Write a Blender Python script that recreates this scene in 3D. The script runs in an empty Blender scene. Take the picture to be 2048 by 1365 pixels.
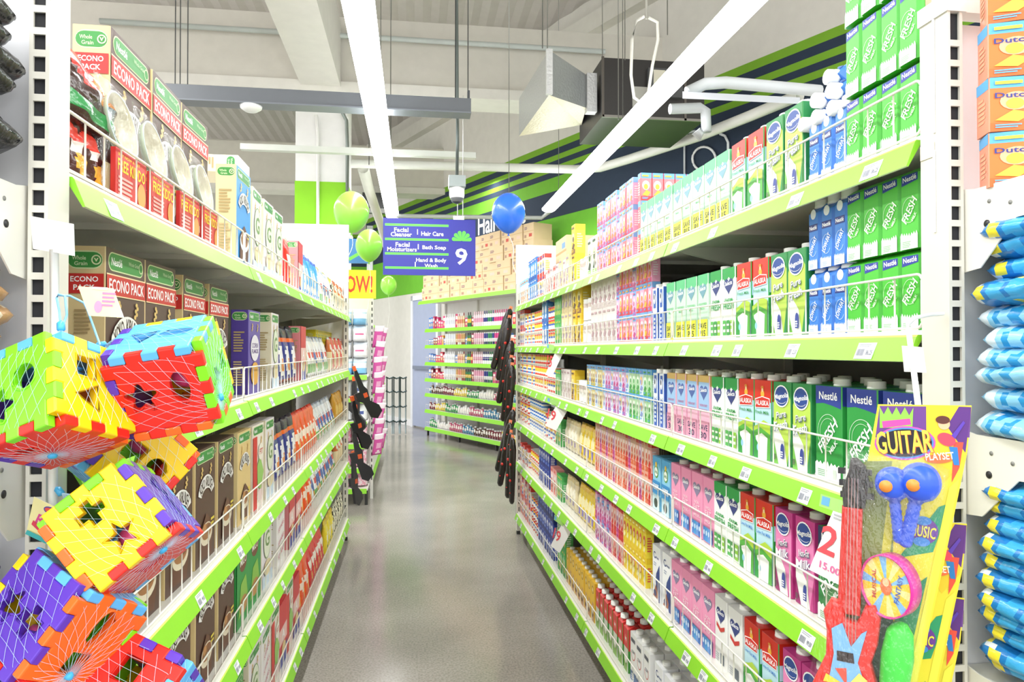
import bpy, bmesh, math, random
from math import sin, cos, pi, radians as R, atan2, sqrt
from mathutils import Vector, Matrix, Euler
random.seed(7)
C = bpy.context.scene.collection
# ------------------------------------------------ camera
FX = 1400.0; TH = math.atan(196/FX); PT = math.atan(17.5/FX); EYE = 1.6
cd = bpy.data.cameras.new('camera'); cam = bpy.data.objects.new('camera', cd); C.objects.link(cam)
cd.sensor_width = 36; cd.lens = FX/2048*36; cd.clip_start = .05
cam.location = (0, 0, EYE); cam.rotation_euler = (pi/2+PT, 0, -TH)
bpy.context.scene.camera = cam
# ------------------------------------------------ light
sc = bpy.context.scene
sc.view_settings.view_transform = 'Standard'; sc.view_settings.look = 'None'
sc.view_settings.gamma = 1; sc.view_settings.use_curve_mapping = False
sc.view_settings.exposure = 1.0
w = bpy.data.worlds.new('world'); sc.world = w; w.use_nodes = True
w.node_tree.nodes['Background'].inputs[0].default_value = (1, .99, .97, 1)
w.node_tree.nodes['Background'].inputs[1].default_value = 1.0
ROWP = 10.5        # watts of one metre-long stretch set of the light rows (used by the lamp builder)
# ------------------------------------------------ pixel -> world helpers
_f = Vector((sin(TH)*cos(PT), cos(TH)*cos(PT), sin(PT))); _r = Vector((cos(TH), -sin(TH), 0)); _u = _r.cross(_f)
E0 = Vector((0, 0, EYE))
def ray(px, py): return _f + _r*((px-1024)/FX) + _u*((682.5-py)/FX)
def PY(px, py, y): d = ray(px, py); return E0 + d*(y/d.y)
def PX(px, py, x): d = ray(px, py); return E0 + d*(x/d.x)
def PH(px, py, z): d = ray(px, py); return E0 + d*((z-EYE)/d.z)
def PD(px, py, dep): return E0 + ray(px, py)*dep
def zr(px, x=.915): return PX(px, 700, x).y
# ------------------------------------------------ materials
def lin(c): return c/12.92 if c <= .04045 else ((c+.055)/1.055)**2.4
_hx = {}
def hx(s):
    if s not in _hx: _hx[s] = tuple(lin(int(s[i:i+2], 16)/255) for i in (0, 2, 4))+(1,)
    return _hx[s]
MT = {}
def mat(name, rough=.5, metal=0, col=None, bump=0, bscale=60, spec=.5, var=0, coat=0, alpha=None, emit=None, subs=0):
    m = bpy.data.materials.new(name); m.use_nodes = True; nt = m.node_tree; b = nt.nodes['Principled BSDF']
    b.inputs['Roughness'].default_value = rough; b.inputs['Metallic'].default_value = metal
    b.inputs['Specular IOR Level'].default_value = spec; b.inputs['Coat Weight'].default_value = coat
    if col is None:
        a = nt.nodes.new('ShaderNodeAttribute'); a.attribute_name = 'Col'; src = a.outputs['Color']
    else:
        a = nt.nodes.new('ShaderNodeRGB'); a.outputs[0].default_value = hx(col); src = a.outputs[0]
    if var:
        tc = nt.nodes.new('ShaderNodeTexCoord'); n = nt.nodes.new('ShaderNodeTexNoise'); n.inputs['Scale'].default_value = 7; n.inputs['Detail'].default_value = 5
        nt.links.new(tc.outputs['Object'], n.inputs['Vector'])
        mr = nt.nodes.new('ShaderNodeMapRange'); mr.inputs[1].default_value = .3; mr.inputs[2].default_value = .7; mr.inputs[3].default_value = 1-var; mr.inputs[4].default_value = 1
        nt.links.new(n.outputs['Fac'], mr.inputs[0])
        mx = nt.nodes.new('ShaderNodeMix'); mx.data_type = 'RGBA'; mx.blend_type = 'MULTIPLY'; mx.inputs[0].default_value = 1
        nt.links.new(src, mx.inputs[6]); nt.links.new(mr.outputs[0], mx.inputs[7]); src = mx.outputs[2]
    nt.links.new(src, b.inputs['Base Color'])
    if bump:
        tc = nt.nodes.new('ShaderNodeTexCoord'); n = nt.nodes.new('ShaderNodeTexNoise'); n.inputs['Scale'].default_value = bscale; n.inputs['Detail'].default_value = 3
        bp = nt.nodes.new('ShaderNodeBump'); bp.inputs['Strength'].default_value = bump; bp.inputs['Distance'].default_value = .01
        nt.links.new(tc.outputs['Object'], n.inputs['Vector']); nt.links.new(n.outputs['Fac'], bp.inputs['Height']); nt.links.new(bp.outputs[0], b.inputs['Normal'])
    if emit: nt.links.new(src, b.inputs['Emission Color']); b.inputs['Emission Strength'].default_value = emit
    MT[name] = m; return m
mat('print', .42, var=.04); mat('card', .75, var=.06); mat('film', .22, bump=.25, bscale=45)
mat('paint', .4, var=.05); mat('plastic', .3); mat('metal', .35, metal=.8); mat('foil', .35, metal=.35, bump=.6, bscale=40)
mat('rubber', .28, coat=.3); mat('matte', .85, var=.06); mat('light', emit=4.5, col='ffffff')
def clear(name, tint=(1, 1, 1), fac=.14, rough=.08, bump=.3):
    m = bpy.data.materials.new(name); m.use_nodes = True; nt = m.node_tree
    for n in list(nt.nodes): nt.nodes.remove(n)
    o = nt.nodes.new('ShaderNodeOutputMaterial'); mx = nt.nodes.new('ShaderNodeMixShader'); t = nt.nodes.new('ShaderNodeBsdfTransparent'); g = nt.nodes.new('ShaderNodeBsdfGlossy')
    t.inputs[0].default_value = (*tint, 1); g.inputs['Roughness'].default_value = rough; mx.inputs[0].default_value = fac
    n = nt.nodes.new('ShaderNodeTexNoise'); n.inputs['Scale'].default_value = 30; b = nt.nodes.new('ShaderNodeBump'); b.inputs['Strength'].default_value = bump; b.inputs['Distance'].default_value = .01
    nt.links.new(n.outputs['Fac'], b.inputs['Height']); nt.links.new(b.outputs[0], g.inputs['Normal'])
    nt.links.new(t.outputs[0], mx.inputs[1]); nt.links.new(g.outputs[0], mx.inputs[2]); nt.links.new(mx.outputs[0], o.inputs[0])
    MT[name] = m
clear('clear'); clear('blister', fac=.1, rough=.03, bump=.6)
# ------------------------------------------------ text
_tx = {}
def textmesh(s):
    if s in _tx: return _tx[s]
    cu = bpy.data.curves.new('t', 'FONT'); cu.body = s; cu.size = 1; cu.resolution_u = 2; cu.offset = .018; cu.fill_mode = 'FRONT'
    o = bpy.data.objects.new('t', cu); C.objects.link(o)
    dg = bpy.context.evaluated_depsgraph_get(); me = o.evaluated_get(dg).to_mesh()
    vs = [(v.co.x, v.co.y) for v in me.vertices]; fs = [tuple(p.vertices) for p in me.polygons]
    o.evaluated_get(dg).to_mesh_clear(); bpy.data.objects.remove(o); bpy.data.curves.remove(cu)
    x0 = min(v[0] for v in vs); x1 = max(v[0] for v in vs); y0 = min(v[1] for v in vs); y1 = max(v[1] for v in vs)
    vs = [((x-x0)/(x1-x0)-.5, (y-y0)/(y1-y0)-.5) for x, y in vs]
    _tx[s] = (vs, fs, (x1-x0)/(y1-y0)); return _tx[s]
# ------------------------------------------------ mesh builder
class MB:
    def __init__(s): s.v = []; s.f = []; s.c = []; s.m = []; s.s = []; s.mats = []
    def mi(s, name):
        if name not in s.mats: s.mats.append(name)
        return s.mats.index(name)
    def add(s, vs, fs, col='ffffff', m='print', M=None, smooth=False):
        b = len(s.v); k = s.mi(m)
        s.v += [tuple(M @ Vector(v)) if M else tuple(v) for v in vs]
        for i, f in enumerate(fs):
            s.f.append(tuple(b+j for j in f)); s.c.append(hx(col[i] if isinstance(col, list) else col)); s.m.append(k); s.s.append(smooth)
        return s
    def box(s, x0, x1, y0, y1, z0, z1, col='ffffff', m='print', M=None):
        vs = [(x, y, z) for x in (x0, x1) for y in (y0, y1) for z in (z0, z1)]
        return s.add(vs, [(0, 1, 3, 2), (4, 6, 7, 5), (0, 4, 5, 1), (2, 3, 7, 6), (0, 2, 6, 4), (1, 5, 7, 3)], col, m, M)
    def prism(s, pts, z0, z1, col, m='print', M=None, top=None, sc_=1.0, smooth=False):
        n = len(pts); vs = [(x, y, z0) for x, y in pts]+[(x*sc_, y*sc_, z1) for x, y in pts]
        cs = [col]*n if isinstance(col, str) else list(col)
        return s.add(vs, [(i, (i+1) % n, n+(i+1) % n, n+i) for i in range(n)]+[tuple(range(n))[::-1], tuple(range(n, 2*n))], cs+[cs[0], top or cs[0]], m, M, smooth)
    def lathe(s, prof, col, m='print', n=16, M=None, smooth=True, sx=1, sy=1):
        vs = []; fs = []; cc = []
        for r, z in prof: vs += [(r*sx*cos(2*pi*k/n), r*sy*sin(2*pi*k/n), z) for k in range(n)]
        for i in range(len(prof)-1):
            for k in range(n):
                fs.append((i*n+k, i*n+(k+1) % n, (i+1)*n+(k+1) % n, (i+1)*n+k)); cc.append(col[i] if isinstance(col, list) else col)
        fs.append(tuple(range(n))[::-1]); cc.append(cc[0]); fs.append(tuple((len(prof)-1)*n+k for k in range(n))); cc.append(cc[-2])
        return s.add(vs, fs, cc, m, M, smooth)
    def tube(s, pts, r, col='ffffff', m='paint', n=6, closed=False):
        pts = [Vector(p) for p in pts]; N = len(pts); vs = []; fs = []
        up = Vector((0, 0, 1))
        for i, p in enumerate(pts):
            t = (pts[(i+1) % N]-pts[i-1]) if closed else pts[min(i+1, N-1)]-pts[max(i-1, 0)]
            if t.length < 1e-9: t = Vector((0, 0, 1))
            t.normalize(); a = t.cross(up if abs(t.z) < .93 else Vector((1, 0, 0))).normalized(); b = t.cross(a)
            rr = r[i] if isinstance(r, (list, tuple)) else r
            vs += [p+a*rr*cos(2*pi*k/n)+b*rr*sin(2*pi*k/n) for k in range(n)]
        for i in range(N if closed else N-1):
            j = (i+1) % N
            for k in range(n): fs.append((i*n+k, i*n+(k+1) % n, j*n+(k+1) % n, j*n+k))
        if not closed: fs += [tuple(range(n)), tuple(range((N-1)*n, N*n))[::-1]]
        return s.add(vs, fs, col, m, None, n > 4)
    def mesh(s, name='mesh'):
        me = bpy.data.meshes.new(name); me.from_pydata(s.v, [], s.f)
        for k in s.mats: me.materials.append(MT[k])
        me.polygons.foreach_set('material_index', s.m); me.polygons.foreach_set('use_smooth', s.s)
        at = me.color_attributes.new('Col', 'FLOAT_COLOR', 'CORNER'); arr = []
        for f, c in zip(s.f, s.c): arr += c*len(f)
        at.data.foreach_set('color', arr); me.update(); return me
    def obj(s, name, parent=None, label=None, cat=None, group=None, kind=None, loc=None, rot=None):
        return O(name, s.mesh(name), parent, label, cat, group, kind, loc, rot)
def O(name, me, parent=None, label=None, cat=None, group=None, kind=None, loc=None, rot=None):
    o = bpy.data.objects.new(name, me); C.objects.link(o)
    if parent: o.parent = parent
    if label: o['label'] = label
    if cat: o['category'] = cat
    if group: o['group'] = group
    if kind: o['kind'] = kind
    if loc is not None: o.location = loc
    if rot is not None: o.rotation_euler = rot
    return o
class Face:      # a printed side: u, v run 0..1 across and up
    def __init__(s, mb, o, U, V, w, h, m='print'):
        s.mb = mb; s.o = Vector(o); s.U = Vector(U); s.V = Vector(V); s.N = s.U.cross(s.V); s.w = w; s.h = h; s.k = 1; s.m = m
    def P(s, u, v): return s.o+s.U*((u-.5)*s.w)+s.V*(v*s.h)+s.N*(.0003*s.k)
    def poly(s, pts, col): s.mb.add([s.P(*p) for p in pts], [tuple(range(len(pts)))], col, s.m); s.k += 1; return s
    def rect(s, u0, v0, u1, v1, col): return s.poly([(u0, v0), (u1, v0), (u1, v1), (u0, v1)], col)
    def ell(s, u, v, a, b, col, n=18): return s.poly([(u+a*cos(2*pi*k/n), v+b*sin(2*pi*k/n)) for k in range(n)], col)
    def ring(s, u, v, a, b, t, col, a0=0, a1=360, n=24):
        p = [R(a0+(a1-a0)*k/n) for k in range(n+1)]; ta = t/s.w; tb = t/s.h
        vs = [s.P(u+a*cos(q), v+b*sin(q)) for q in p]+[s.P(u+(a-ta)*cos(q), v+(b-tb)*sin(q)) for q in p]
        s.mb.add(vs, [(i, i+1, n+2+i, n+1+i) for i in range(n)], col, s.m); s.k += 1; return s
    def txt(s, t, u, v, wd, ht, col, rot=0, shear=0):
        vs, fs, asp = textmesh(t); c, d = cos(R(rot)), sin(R(rot)); W = wd*s.w; H = (ht*s.h) if ht else W/asp
        out = []
        for x, y in vs:
            x, y = x*W+shear*y*H, y*H; out.append(s.P(u+(x*c-y*d)/s.w, v+(x*d+y*c)/s.h))
        s.mb.add(out, fs, col, s.m); s.k += 1; return s
    def jag(s, v, col, seed=1, n=14, amp=.03, slope=0):
        r = random.Random(seed); pts = [(0, 0), (1, 0)]
        for i in range(n+1): q = 1-i/n; pts.append((q, v+slope*(q-.5)+(amp if i % 2 else -amp)*r.uniform(.3, 1)))
        return s.poly(pts, col)
    def lines(s, u0, u1, v0, v1, n, col, seed=3):
        r = random.Random(seed)
        for i in range(n):
            v = v0+(v1-v0)*(i+.5)/n; h = (v1-v0)/n*.28; s.rect(u0, v-h, u0+(u1-u0)*r.uniform(.6, 1), v+h, col); s.k -= 1
        s.k += 1; return s
    def heart(s, u, v, a, b, col):
        p = []
        for k in range(20):
            t = 2*pi*k/20; p.append((u+a*sin(t)**3, v+b*(13*cos(t)-5*cos(2*t)-2*cos(3*t)-cos(4*t))/16))
        return s.poly(p[::-1], col)
def prod_box(w, d, h, front, side=None, top=None, ch=.002, gable=0, m='print'):
    mb = MB(); side = side or front; c = ch; a = w/2; b = d
    pts = [(-a+c, 0), (a-c, 0), (a, c), (a, b-c), (a-c, b), (-a+c, b), (-a, b-c), (-a, c)]
    cols = [front, side, side, side, side, side, side, side]
    n = 8; z1 = h-gable
    vs = [(x, y, 0) for x, y in pts]+[(x, y, z1) for x, y in pts]; fs = [(i, (i+1) % n, n+(i+1) % n, n+i) for i in range(n)]+[tuple(range(n))[::-1]]; cc = cols+[side]
    if gable:
        vs += [(-a*.96, b*.5-.001, h), (a*.96, b*.5-.001, h), (a*.96, b*.5+.001, h), (-a*.96, b*.5+.001, h)]
        fs += [(8, 9, 17, 16), (9, 10, 11, 17), (11, 12, 18, 17), (12, 13, 19, 18), (13, 14, 15, 16, 19), (15, 8, 16), (16, 17, 18, 19)]; cc += [top or front]*7
    else: fs.append(tuple(range(8, 16))); cc.append(top or side)
    mb.add(vs, fs, cc, m)
    return mb, Face(mb, (0, 0, 0), (1, 0, 0), (0, 0, 1), w-2*c, z1, m)
def side_faces(mb, w, d, h):
    return Face(mb, (-w/2, d/2, 0), (0, -1, 0), (0, 0, 1), d*.94, h), Face(mb, (w/2, d/2, 0), (0, 1, 0), (0, 0, 1), d*.94, h)
_caps = {}
def capmesh(r, h, col='f4f4f0'):
    k = (r, h, col)
    if k not in _caps: _caps[k] = MB().lathe([(r*1.04, 0), (r*1.04, h*.22), (r, h*.25), (r, h*.92), (r*.9, h)], col, 'plastic', 14).mesh('cap')
    return _caps[k]
K = {}
def reg(key, name, desc, cat, mb, w, d, h, cap=None, extra=None):
    parts = [(name, mb.mesh(name), (0, 0, 0))]
    if cap: parts.append(('cap', capmesh(cap[0], cap[1], cap[3] if len(cap) > 3 else 'f4f4f0'), (0, cap[2], h-(cap[4] if len(cap) > 4 else 0))))
    for e in extra or []: parts.append(e)
    K[key] = dict(parts=parts, w=w, d=d, h=h, desc=desc, cat=cat)
def inst(key, loc, rot, label, group, par=None):
    k = K[key]; n, me, _ = k['parts'][0]
    o = O(n, me, None, label, k['cat'], group, None, loc, rot)
    for n, me, off in k['parts'][1:]: O(n, me, o, None, None, None, None, off)
    return o
# ------------------------------------------------ milk carton designs (written as each pack is printed)
def d_fresh(h=.208, w=.1, d=.07, body='2f9a45', top='2c3f94', sub='FRESH', name='tall green fresh milk carton', key='fresh'):
    mb, F = prod_box(w, d, h, body, body, body)
    F.poly([(0, .8), (.3, .815), (.6, .8), (1, .77), (1, 1), (0, 1)], top)
    F.txt('Nestlé', .5, .895, .72, .085, 'ffffff')
    F.ring(.52, .5, .44, .2, .0012, 'd7f2d9', 40, 300); F.ring(.52, .5, .34, .155, .0009, 'd7f2d9', 60, 280)
    F.txt(sub, .5, .47, .95, .12, 'ffffff', 48, .15); F.txt('MILK', .72, .36, .4, .05, 'ffffff', 48)
    F.jag(.17, 'f3f6f3', 4); F.lines(.1, .55, .02, .1, 4, '8fb996'); F.rect(.72, .02, .84, .12, 'cfdccf')
    S, T = side_faces(mb, w, d, h); S.jag(.17, 'f3f6f3', 5); S.lines(.15, .85, .3, .7, 10, 'bfe6c4'); S.rect(0, .8, 1, 1, top)
    T.jag(.17, 'f3f6f3', 6); T.rect(0, .8, 1, 1, top)
    reg(key, 'milk_carton', name, 'milk carton', mb, w, d, h, (.018, .016, d*.5))
d_fresh(); d_fresh(key='lowfatg', name='green and navy low fat carton', body='3a8a4c', top='25355f')
def d_smallgreen():
    w, d, h = .056, .042, .152
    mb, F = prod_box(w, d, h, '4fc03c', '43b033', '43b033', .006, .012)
    F.poly([(.02, .86), (.98, .9), (.98, 1), (.02, 1)], '2d3d9e'); F.txt('Nestlé', .5, .945, .8, .07, 'ffffff', 3)
    F.ring(.5, .52, .44, .17, .001, 'd2f4c8', 60, 330); F.txt('FRESH', .5, .52, 1.15, .12, 'f4fff0', 55, .1); F.txt('MILK', .78, .42, .4, .04, 'e8ffe0', 55)
    F.jag(.2, 'f0f5f2', 8, amp=.035); F.lines(.1, .7, .02, .11, 4, 'a0c9a0')
    S, T = side_faces(mb, w, d, h)
    for q in (S, T): q.jag(.2, 'f0f5f2', 9, amp=.035); q.rect(.3, .55, .75, .75, 'e8a080')
    reg('smallg', 'small_milk_carton', 'small bright green milk carton', 'milk carton', mb, w, d, h)
d_smallgreen()
def d_bluecap():
    w, d, h = .049, .045, .15
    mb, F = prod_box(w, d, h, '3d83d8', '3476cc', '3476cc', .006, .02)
    F.ell(.5, .98, .3, .09, 'f5f8ff'); F.rect(.02, .68, .98, .8, '27357f'); F.txt('Nestlé', .5, .74, .8, .07, 'ffffff')
    F.ring(.5, .4, .42, .17, .001, 'cfe3ff', 60, 330); F.txt('LOW-FAT', .5, .42, 1.2, .1, 'ffffff', 58, .1)
    F.jag(.16, 'eef4fb', 11, amp=.03); F.lines(.1, .7, .02, .1, 3, 'a9bfd6')
    S, T = side_faces(mb, w, d, h)
    for q in (S, T): q.jag(.16, 'eef4fb', 12, amp=.03)
    reg('bluecap', 'small_milk_carton', 'small blue low fat capped carton', 'milk carton', mb, w, d, h, (.0175, .026, .024, 'f5f5f2', .008))
d_bluecap()
def d_mag(key, dark, lime, pale, sub, desc, dots='3a4a9a'):
    w, d, h = .081, .066, .208
    mb, F = prod_box(w, d, h, lime, dark, dark)
    F.poly([(0, .74), (0, 1), (1, 1), (1, .8), (.75, .92), (.25, .9)], dark)
    F.poly([(0, .52), (.3, .42), (.62, .3), (.8, 0), (0, 0)], 'f4f7f2'); F.poly([(.8, 0), (1, .35), (1, 0)], dark); F.poly([(0, .3), (.3, .0), (0, 0)], pale)
    F.ell(.5, .83, .43, .135, 'ffffff'); F.ell(.5, .83, .38, .118, '2a4a94'); F.txt('Magnolia', .5, .825, .8, .075, 'ffffff', 8, .2); F.ring(.5, .79, .3, .05, .001, 'ffffff', 200, 340)
    a, b = sub; F.txt(a, .52, .6, .62, .085, '4a5a78', 12, .25); F.k -= 1; F.txt(a, .5, .61, .6, .08, 'ffffff', 12, .25); F.txt(b, .5, .475, .8, .105, '5a6a98', 12, .25); F.txt(b, .49, .483, .78, .1, 'ffffff', 12, .25)
    F.ell(.58, .2, .1, .06, dots); F.rect(.48, .08, .68, .2, dots); F.lines(.5, .66, .09, .17, 3, 'ffffff'); F.lines(.05, .25, .05, .12, 4, '555555')
    S, T = side_faces(mb, w, d, h); S.poly([(.0, 0), (.8, 0), (.2, .4), (0, .45)], 'f4f7f2'); S.lines(.2, .8, .5, .8, 6, 'cfe8d2'); T.poly([(.1, 0), (1, 0), (1, .5)], 'f4f7f2')
    reg(key, 'milk_carton', desc, 'milk carton', mb, w, d, h, (.017, .015, d*.5))
d_mag('mag', '2c8a4a', 'bcdc5c', '7cc456', ('Pure', 'Fresh'), 'lime carton with blue oval badge')
d_mag('magp', 'c03a86', 'e887bb', 'a02a70', ('Non-Fat', 'Milk'), 'magenta non fat milk carton')
def d_alaska(key, sub, sc2, desc):
    w, d, h = .088, .066, .208
    mb, F = prod_box(w, d, h, 'bfe4f2', '2f9a44', 'd02a22')
    F.rect(0, .78, 1, 1, 'd6301f'); F.poly([(0, .78), (.3, .83), (.5, .84), (.7, .83), (1, .78), (1, .73), (0, .73)], 'd6301f')
    F.ell(.5, .83, .11, .05, 'f2b23a'); F.ell(.5, .88, .06, .028, 'f7d79a'); F.poly([(.4, .9), (.6, .9), (.56, .93), (.44, .93)], 'd8892a')
    F.poly([(.05, .64), (.95, .66), (.95, .78), (.5, .8), (.05, .76)], 'ffffff'); F.poly([(.08, .65), (.92, .67), (.92, .77), (.5, .79), (.08, .75)], 'cf2a22'); F.txt('ALASKA', .5, .715, .78, .065, 'ffffff', 1)
    F.txt(sub, .5, .595, .84, .042, sc2)
    F.poly([(0, .4), (.3, .44), (.6, .5), (1, .46), (1, .1), (0, .1)], 'b7d84a'); F.poly([(0, .34), (.4, .4), (1, .33), (1, 0), (0, 0)], '58b046')
    F.poly([(.12, .28), (.5, .33), (.85, .28), (.8, .0), (.2, .0)], 'fbfdfb'); F.poly([(0, .28), (.25, .2), (.3, 0), (0, 0)], '2f9a44'); F.ell(.28, .14, .08, .045, '9ad0ee')
    S, T = side_faces(mb, w, d, h)
    for q in (S, T): q.rect(0, .74, 1, 1, 'd6301f'); q.rect(0, .55, 1, .74, 'bfe4f2'); q.lines(.2, .8, .15, .5, 6, 'd8f0d0')
    reg(key, 'milk_carton', desc, 'milk carton', mb, w, d, h, (.017, .015, d*.5))
d_alaska('alaska', 'Fresh Milk', '3f9a50', 'red top fresh milk carton'); d_alaska('alaskalf', 'Low Fat Milk', '4a8ad0', 'red top low fat milk carton')
def d_sel(key, desc, body, topc, sky, texts, tcol, low, banner=None, cap=True, hcol='34407e'):
    w, d, h = .084, .064, .206
    mb, F = prod_box(w, d, h, body, body, topc)
    if topc != body: F.poly([(0, .86), (.25, .8), (.5, .87), (.75, .8), (1, .86), (1, 1), (0, 1)], topc)
    if sky: F.poly([(0, .45), (1, .45), (1, .9), (0, .9)], sky)
    F.heart(.5, .75, .38, .13, hcol); F.txt('Selecta', .5, .78, .6, .06, 'ffffff', 4, .2); F.k += 0
    v = .54
    for t, wd, ht in texts: F.txt(t, .5, v, wd, ht, tcol); v -= ht+.035
    if low == 'glass':
        for u, g in ((.16, '58b65a'), (.5, '3fa04a'), (.84, '8cc63f')): F.rect(u-.13, .03, u+.13, .25, g); F.rect(u-.1, .08, u+.1, .12, 'e4f6e0'); F.rect(u-.1, .17, u+.1, .2, 'e4f6e0')
    elif low == 'bluebits':
        for i, g in enumerate(('4f86cf', '3f9ad8', '6f9fe0', '2f6fc0')): F.rect(.03+.24*i, .02, .25+.24*i, .24, g); F.ell(.13+.24*i, .15, .07, .04, 'd8ecff')
    elif low == 'ribbon': F.poly([(.15, .56), (.5, .5), (.85, .56), (.85, .62), (.5, .56), (.15, .62)], 'cc3a36'); F.rect(.5, .05, .8, .2, '5a6470'); F.lines(.1, .45, .05, .18, 4, 'b9bdc2')
    if banner:
        bc, t1, t2, bt = banner; F.rect(0, 0, 1, .3, bc); F.txt(t1, .5, .2, .8, .09, bt); F.txt(t2, .5, .08, .6, .1, bt)
    S, T = side_faces(mb, w, d, h)
    for q in (S, T):
        q.rect(0, .84, 1, 1, topc); q.lines(.15, .85, .35, .7, 7, 'c8d8c8' if body == 'f6fbf6' else 'f0c8d8')
    reg(key, 'milk_carton', desc, 'milk carton', mb, w, d, h, (.016, .014, d*.5) if cap else None)
d_sel('farm', 'white farm fresh carton green top', 'f6fbf6', '27a04a', None, [('-FARM-', .8, .05), ('FRESH', .86, .09)], '35a050', 'glass')
d_sel('save15', 'pale green carton yellow SAVE banner', 'c9e8d1', '5cc283', None, [('FORTIFIED', .8, .035), ('MILK', .4, .03)], '7cc48e', None, ('e6e23c', 'SAVE', 'P15', '3a4636'), False, '6f9fb0')
d_sel('save30', 'blue and pink carton SAVE 30', 'f2bcd2', 'd9b56a', '9ec4ea', [('NON FAT', .7, .04), ('FORTIFIED', .8, .04)], 'c07098', None, ('e9a3be', 'SAVE', '30', '3f3f62'), True, '5068a8')
d_sel('pinknf', 'pink non fat milk carton', 'f09cc0', 'ef94ba', None, [('NON', .45, .05), ('FAT', .55, .085), ('-MILK-', .7, .05)], 'fbdde8', 'bluebits', None, True, '8a80a0')
d_sel('selw', 'white carton navy heart red ribbon', 'f4f4f2', 'e6e6e4', None, [], 'cccccc', 'ribbon')
def d_misc():
    w, d, h = .084, .064, .2
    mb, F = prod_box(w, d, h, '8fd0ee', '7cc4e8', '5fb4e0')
    F.jag(.84, '8fd0ee', 3, 8, .05); F.poly([(0, 1), (0, .86), (.2, .8), (.35, .9), (.55, .82), (.75, .9), (1, .82), (1, 1)], '4aa8dc'); F.ell(.5, .72, .3, .12, '4f9a3f'); F.ell(.5, .86, .12, .05, 'f4c838'); F.ell(.5, .72, .23, .09, 'f2f8ee'); F.txt('Arla', .5, .72, .38, .07, '2f7a36')
    F.rect(0, .3, 1, .55, '2f8ecc'); F.txt('100%', .5, .43, .8, .12, 'ffffff'); F.rect(0, 0, 1, .28, 'cfeaf2'); F.ell(.5, .13, .25, .09, '38504a')
    reg('arla', 'milk_carton', 'sky blue carton with green oval', 'milk carton', mb, w, d, h)
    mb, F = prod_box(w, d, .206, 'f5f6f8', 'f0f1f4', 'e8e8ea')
    F.txt('C', .28, .82, .3, .13, '2c3f7c'); F.txt('owhead', .62, .8, .5, .05, '4a5a90'); F.lines(.2, .6, .62, .7, 2, 'a8b0c4'); F.poly([(.55, .5), (1, .7), (1, 0), (.8, 0), (.45, .38)], '2c4488')
    F.poly([(.1, .05), (.5, .3), (.8, .15), (.7, .05)], 'b8785c'); F.ell(.4, .13, .2, .06, '4a4e78')
    reg('cowhead', 'milk_carton', 'white milk carton with navy corner', 'milk carton', mb, w, d, .206, (.016, .014, d*.5))
    mb, F = prod_box(.05, .05, .2, 'e6effa', '3a63b8', 'e8e8e8')
    F.rect(.18, .0, .82, .5, '3560ba'); F.lines(.3, .7, .05, .45, 5, 'e6effa'); F.rect(.25, .62, .75, .96, '3a62b6'); F.ell(.5, .8, .2, .1, 'f4f4f4'); F.ell(.42, .83, .1, .05, '222a40'); F.ring(.5, .56, .35, .05, .0015, '20305c', 180, 360)
    reg('cow', 'narrow_milk_carton', 'narrow white and blue cow carton', 'milk carton', mb, .05, .05, .2, (.019, .016, .025))
    mb, F = prod_box(.062, .06, .2, 'd8dfcf', '4a9a44', 'd8302c', .002, .014)
    F.rect(0, .55, 1, 1, 'd63434'); F.ell(.5, .75, .3, .1, 'e86a60'); F.txt('M', .5, .75, .3, .08, 'ffffff'); F.rect(0, .0, 1, .3, '8cbc58'); F.ell(.5, .3, .3, .12, 'f6f6ee')
    S, T = side_faces(mb, .062, .06, .19)
    for q in (S, T): q.rect(0, .5, 1, 1, 'd63434')
    reg('redgreen', 'narrow_milk_carton', 'red and green carton white cap', 'milk carton', mb, .062, .06, .2, (.018, .018, .02))
    mb, F = prod_box(.07, .06, .2, 'f2c63a', 'e8b82e', 'e8b82e')
    F.ring(.5, .8, .3, .1, .004, '7a5a3a'); F.ell(.5, .8, .12, .04, 'fff2c0'); F.poly([(.1, 0), (.9, 0), (.75, .45), (.4, .5)], 'c99a72'); F.ell(.6, .3, .16, .12, 'f6ecd6'); F.ell(.4, .15, .2, .06, '5a3c2c')
    reg('yelring', 'narrow_milk_carton', 'yellow carton with brown ring', 'milk carton', mb, .07, .06, .2, (.015, .013, .03))
    mb, F = prod_box(.075, .06, .2, 'f2f2f0', 'eeeeec', 'dcdcd8')
    F.ring(.5, .6, .36, .16, .004, 'd06058', 180, 380); F.txt('COW', .5, .62, .5, .07, '5a5a70'); F.rect(0, 0, 1, .2, '6a86b8'); F.rect(.15, .82, .85, .9, '5a5f6a'); F.lines(.2, .8, .03, .16, 3, 'f2f2f0')
    reg('redring', 'narrow_milk_carton', 'white carton with red ring', 'milk carton', mb, .075, .06, .2, (.016, .014, .03))
d_misc()
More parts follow.
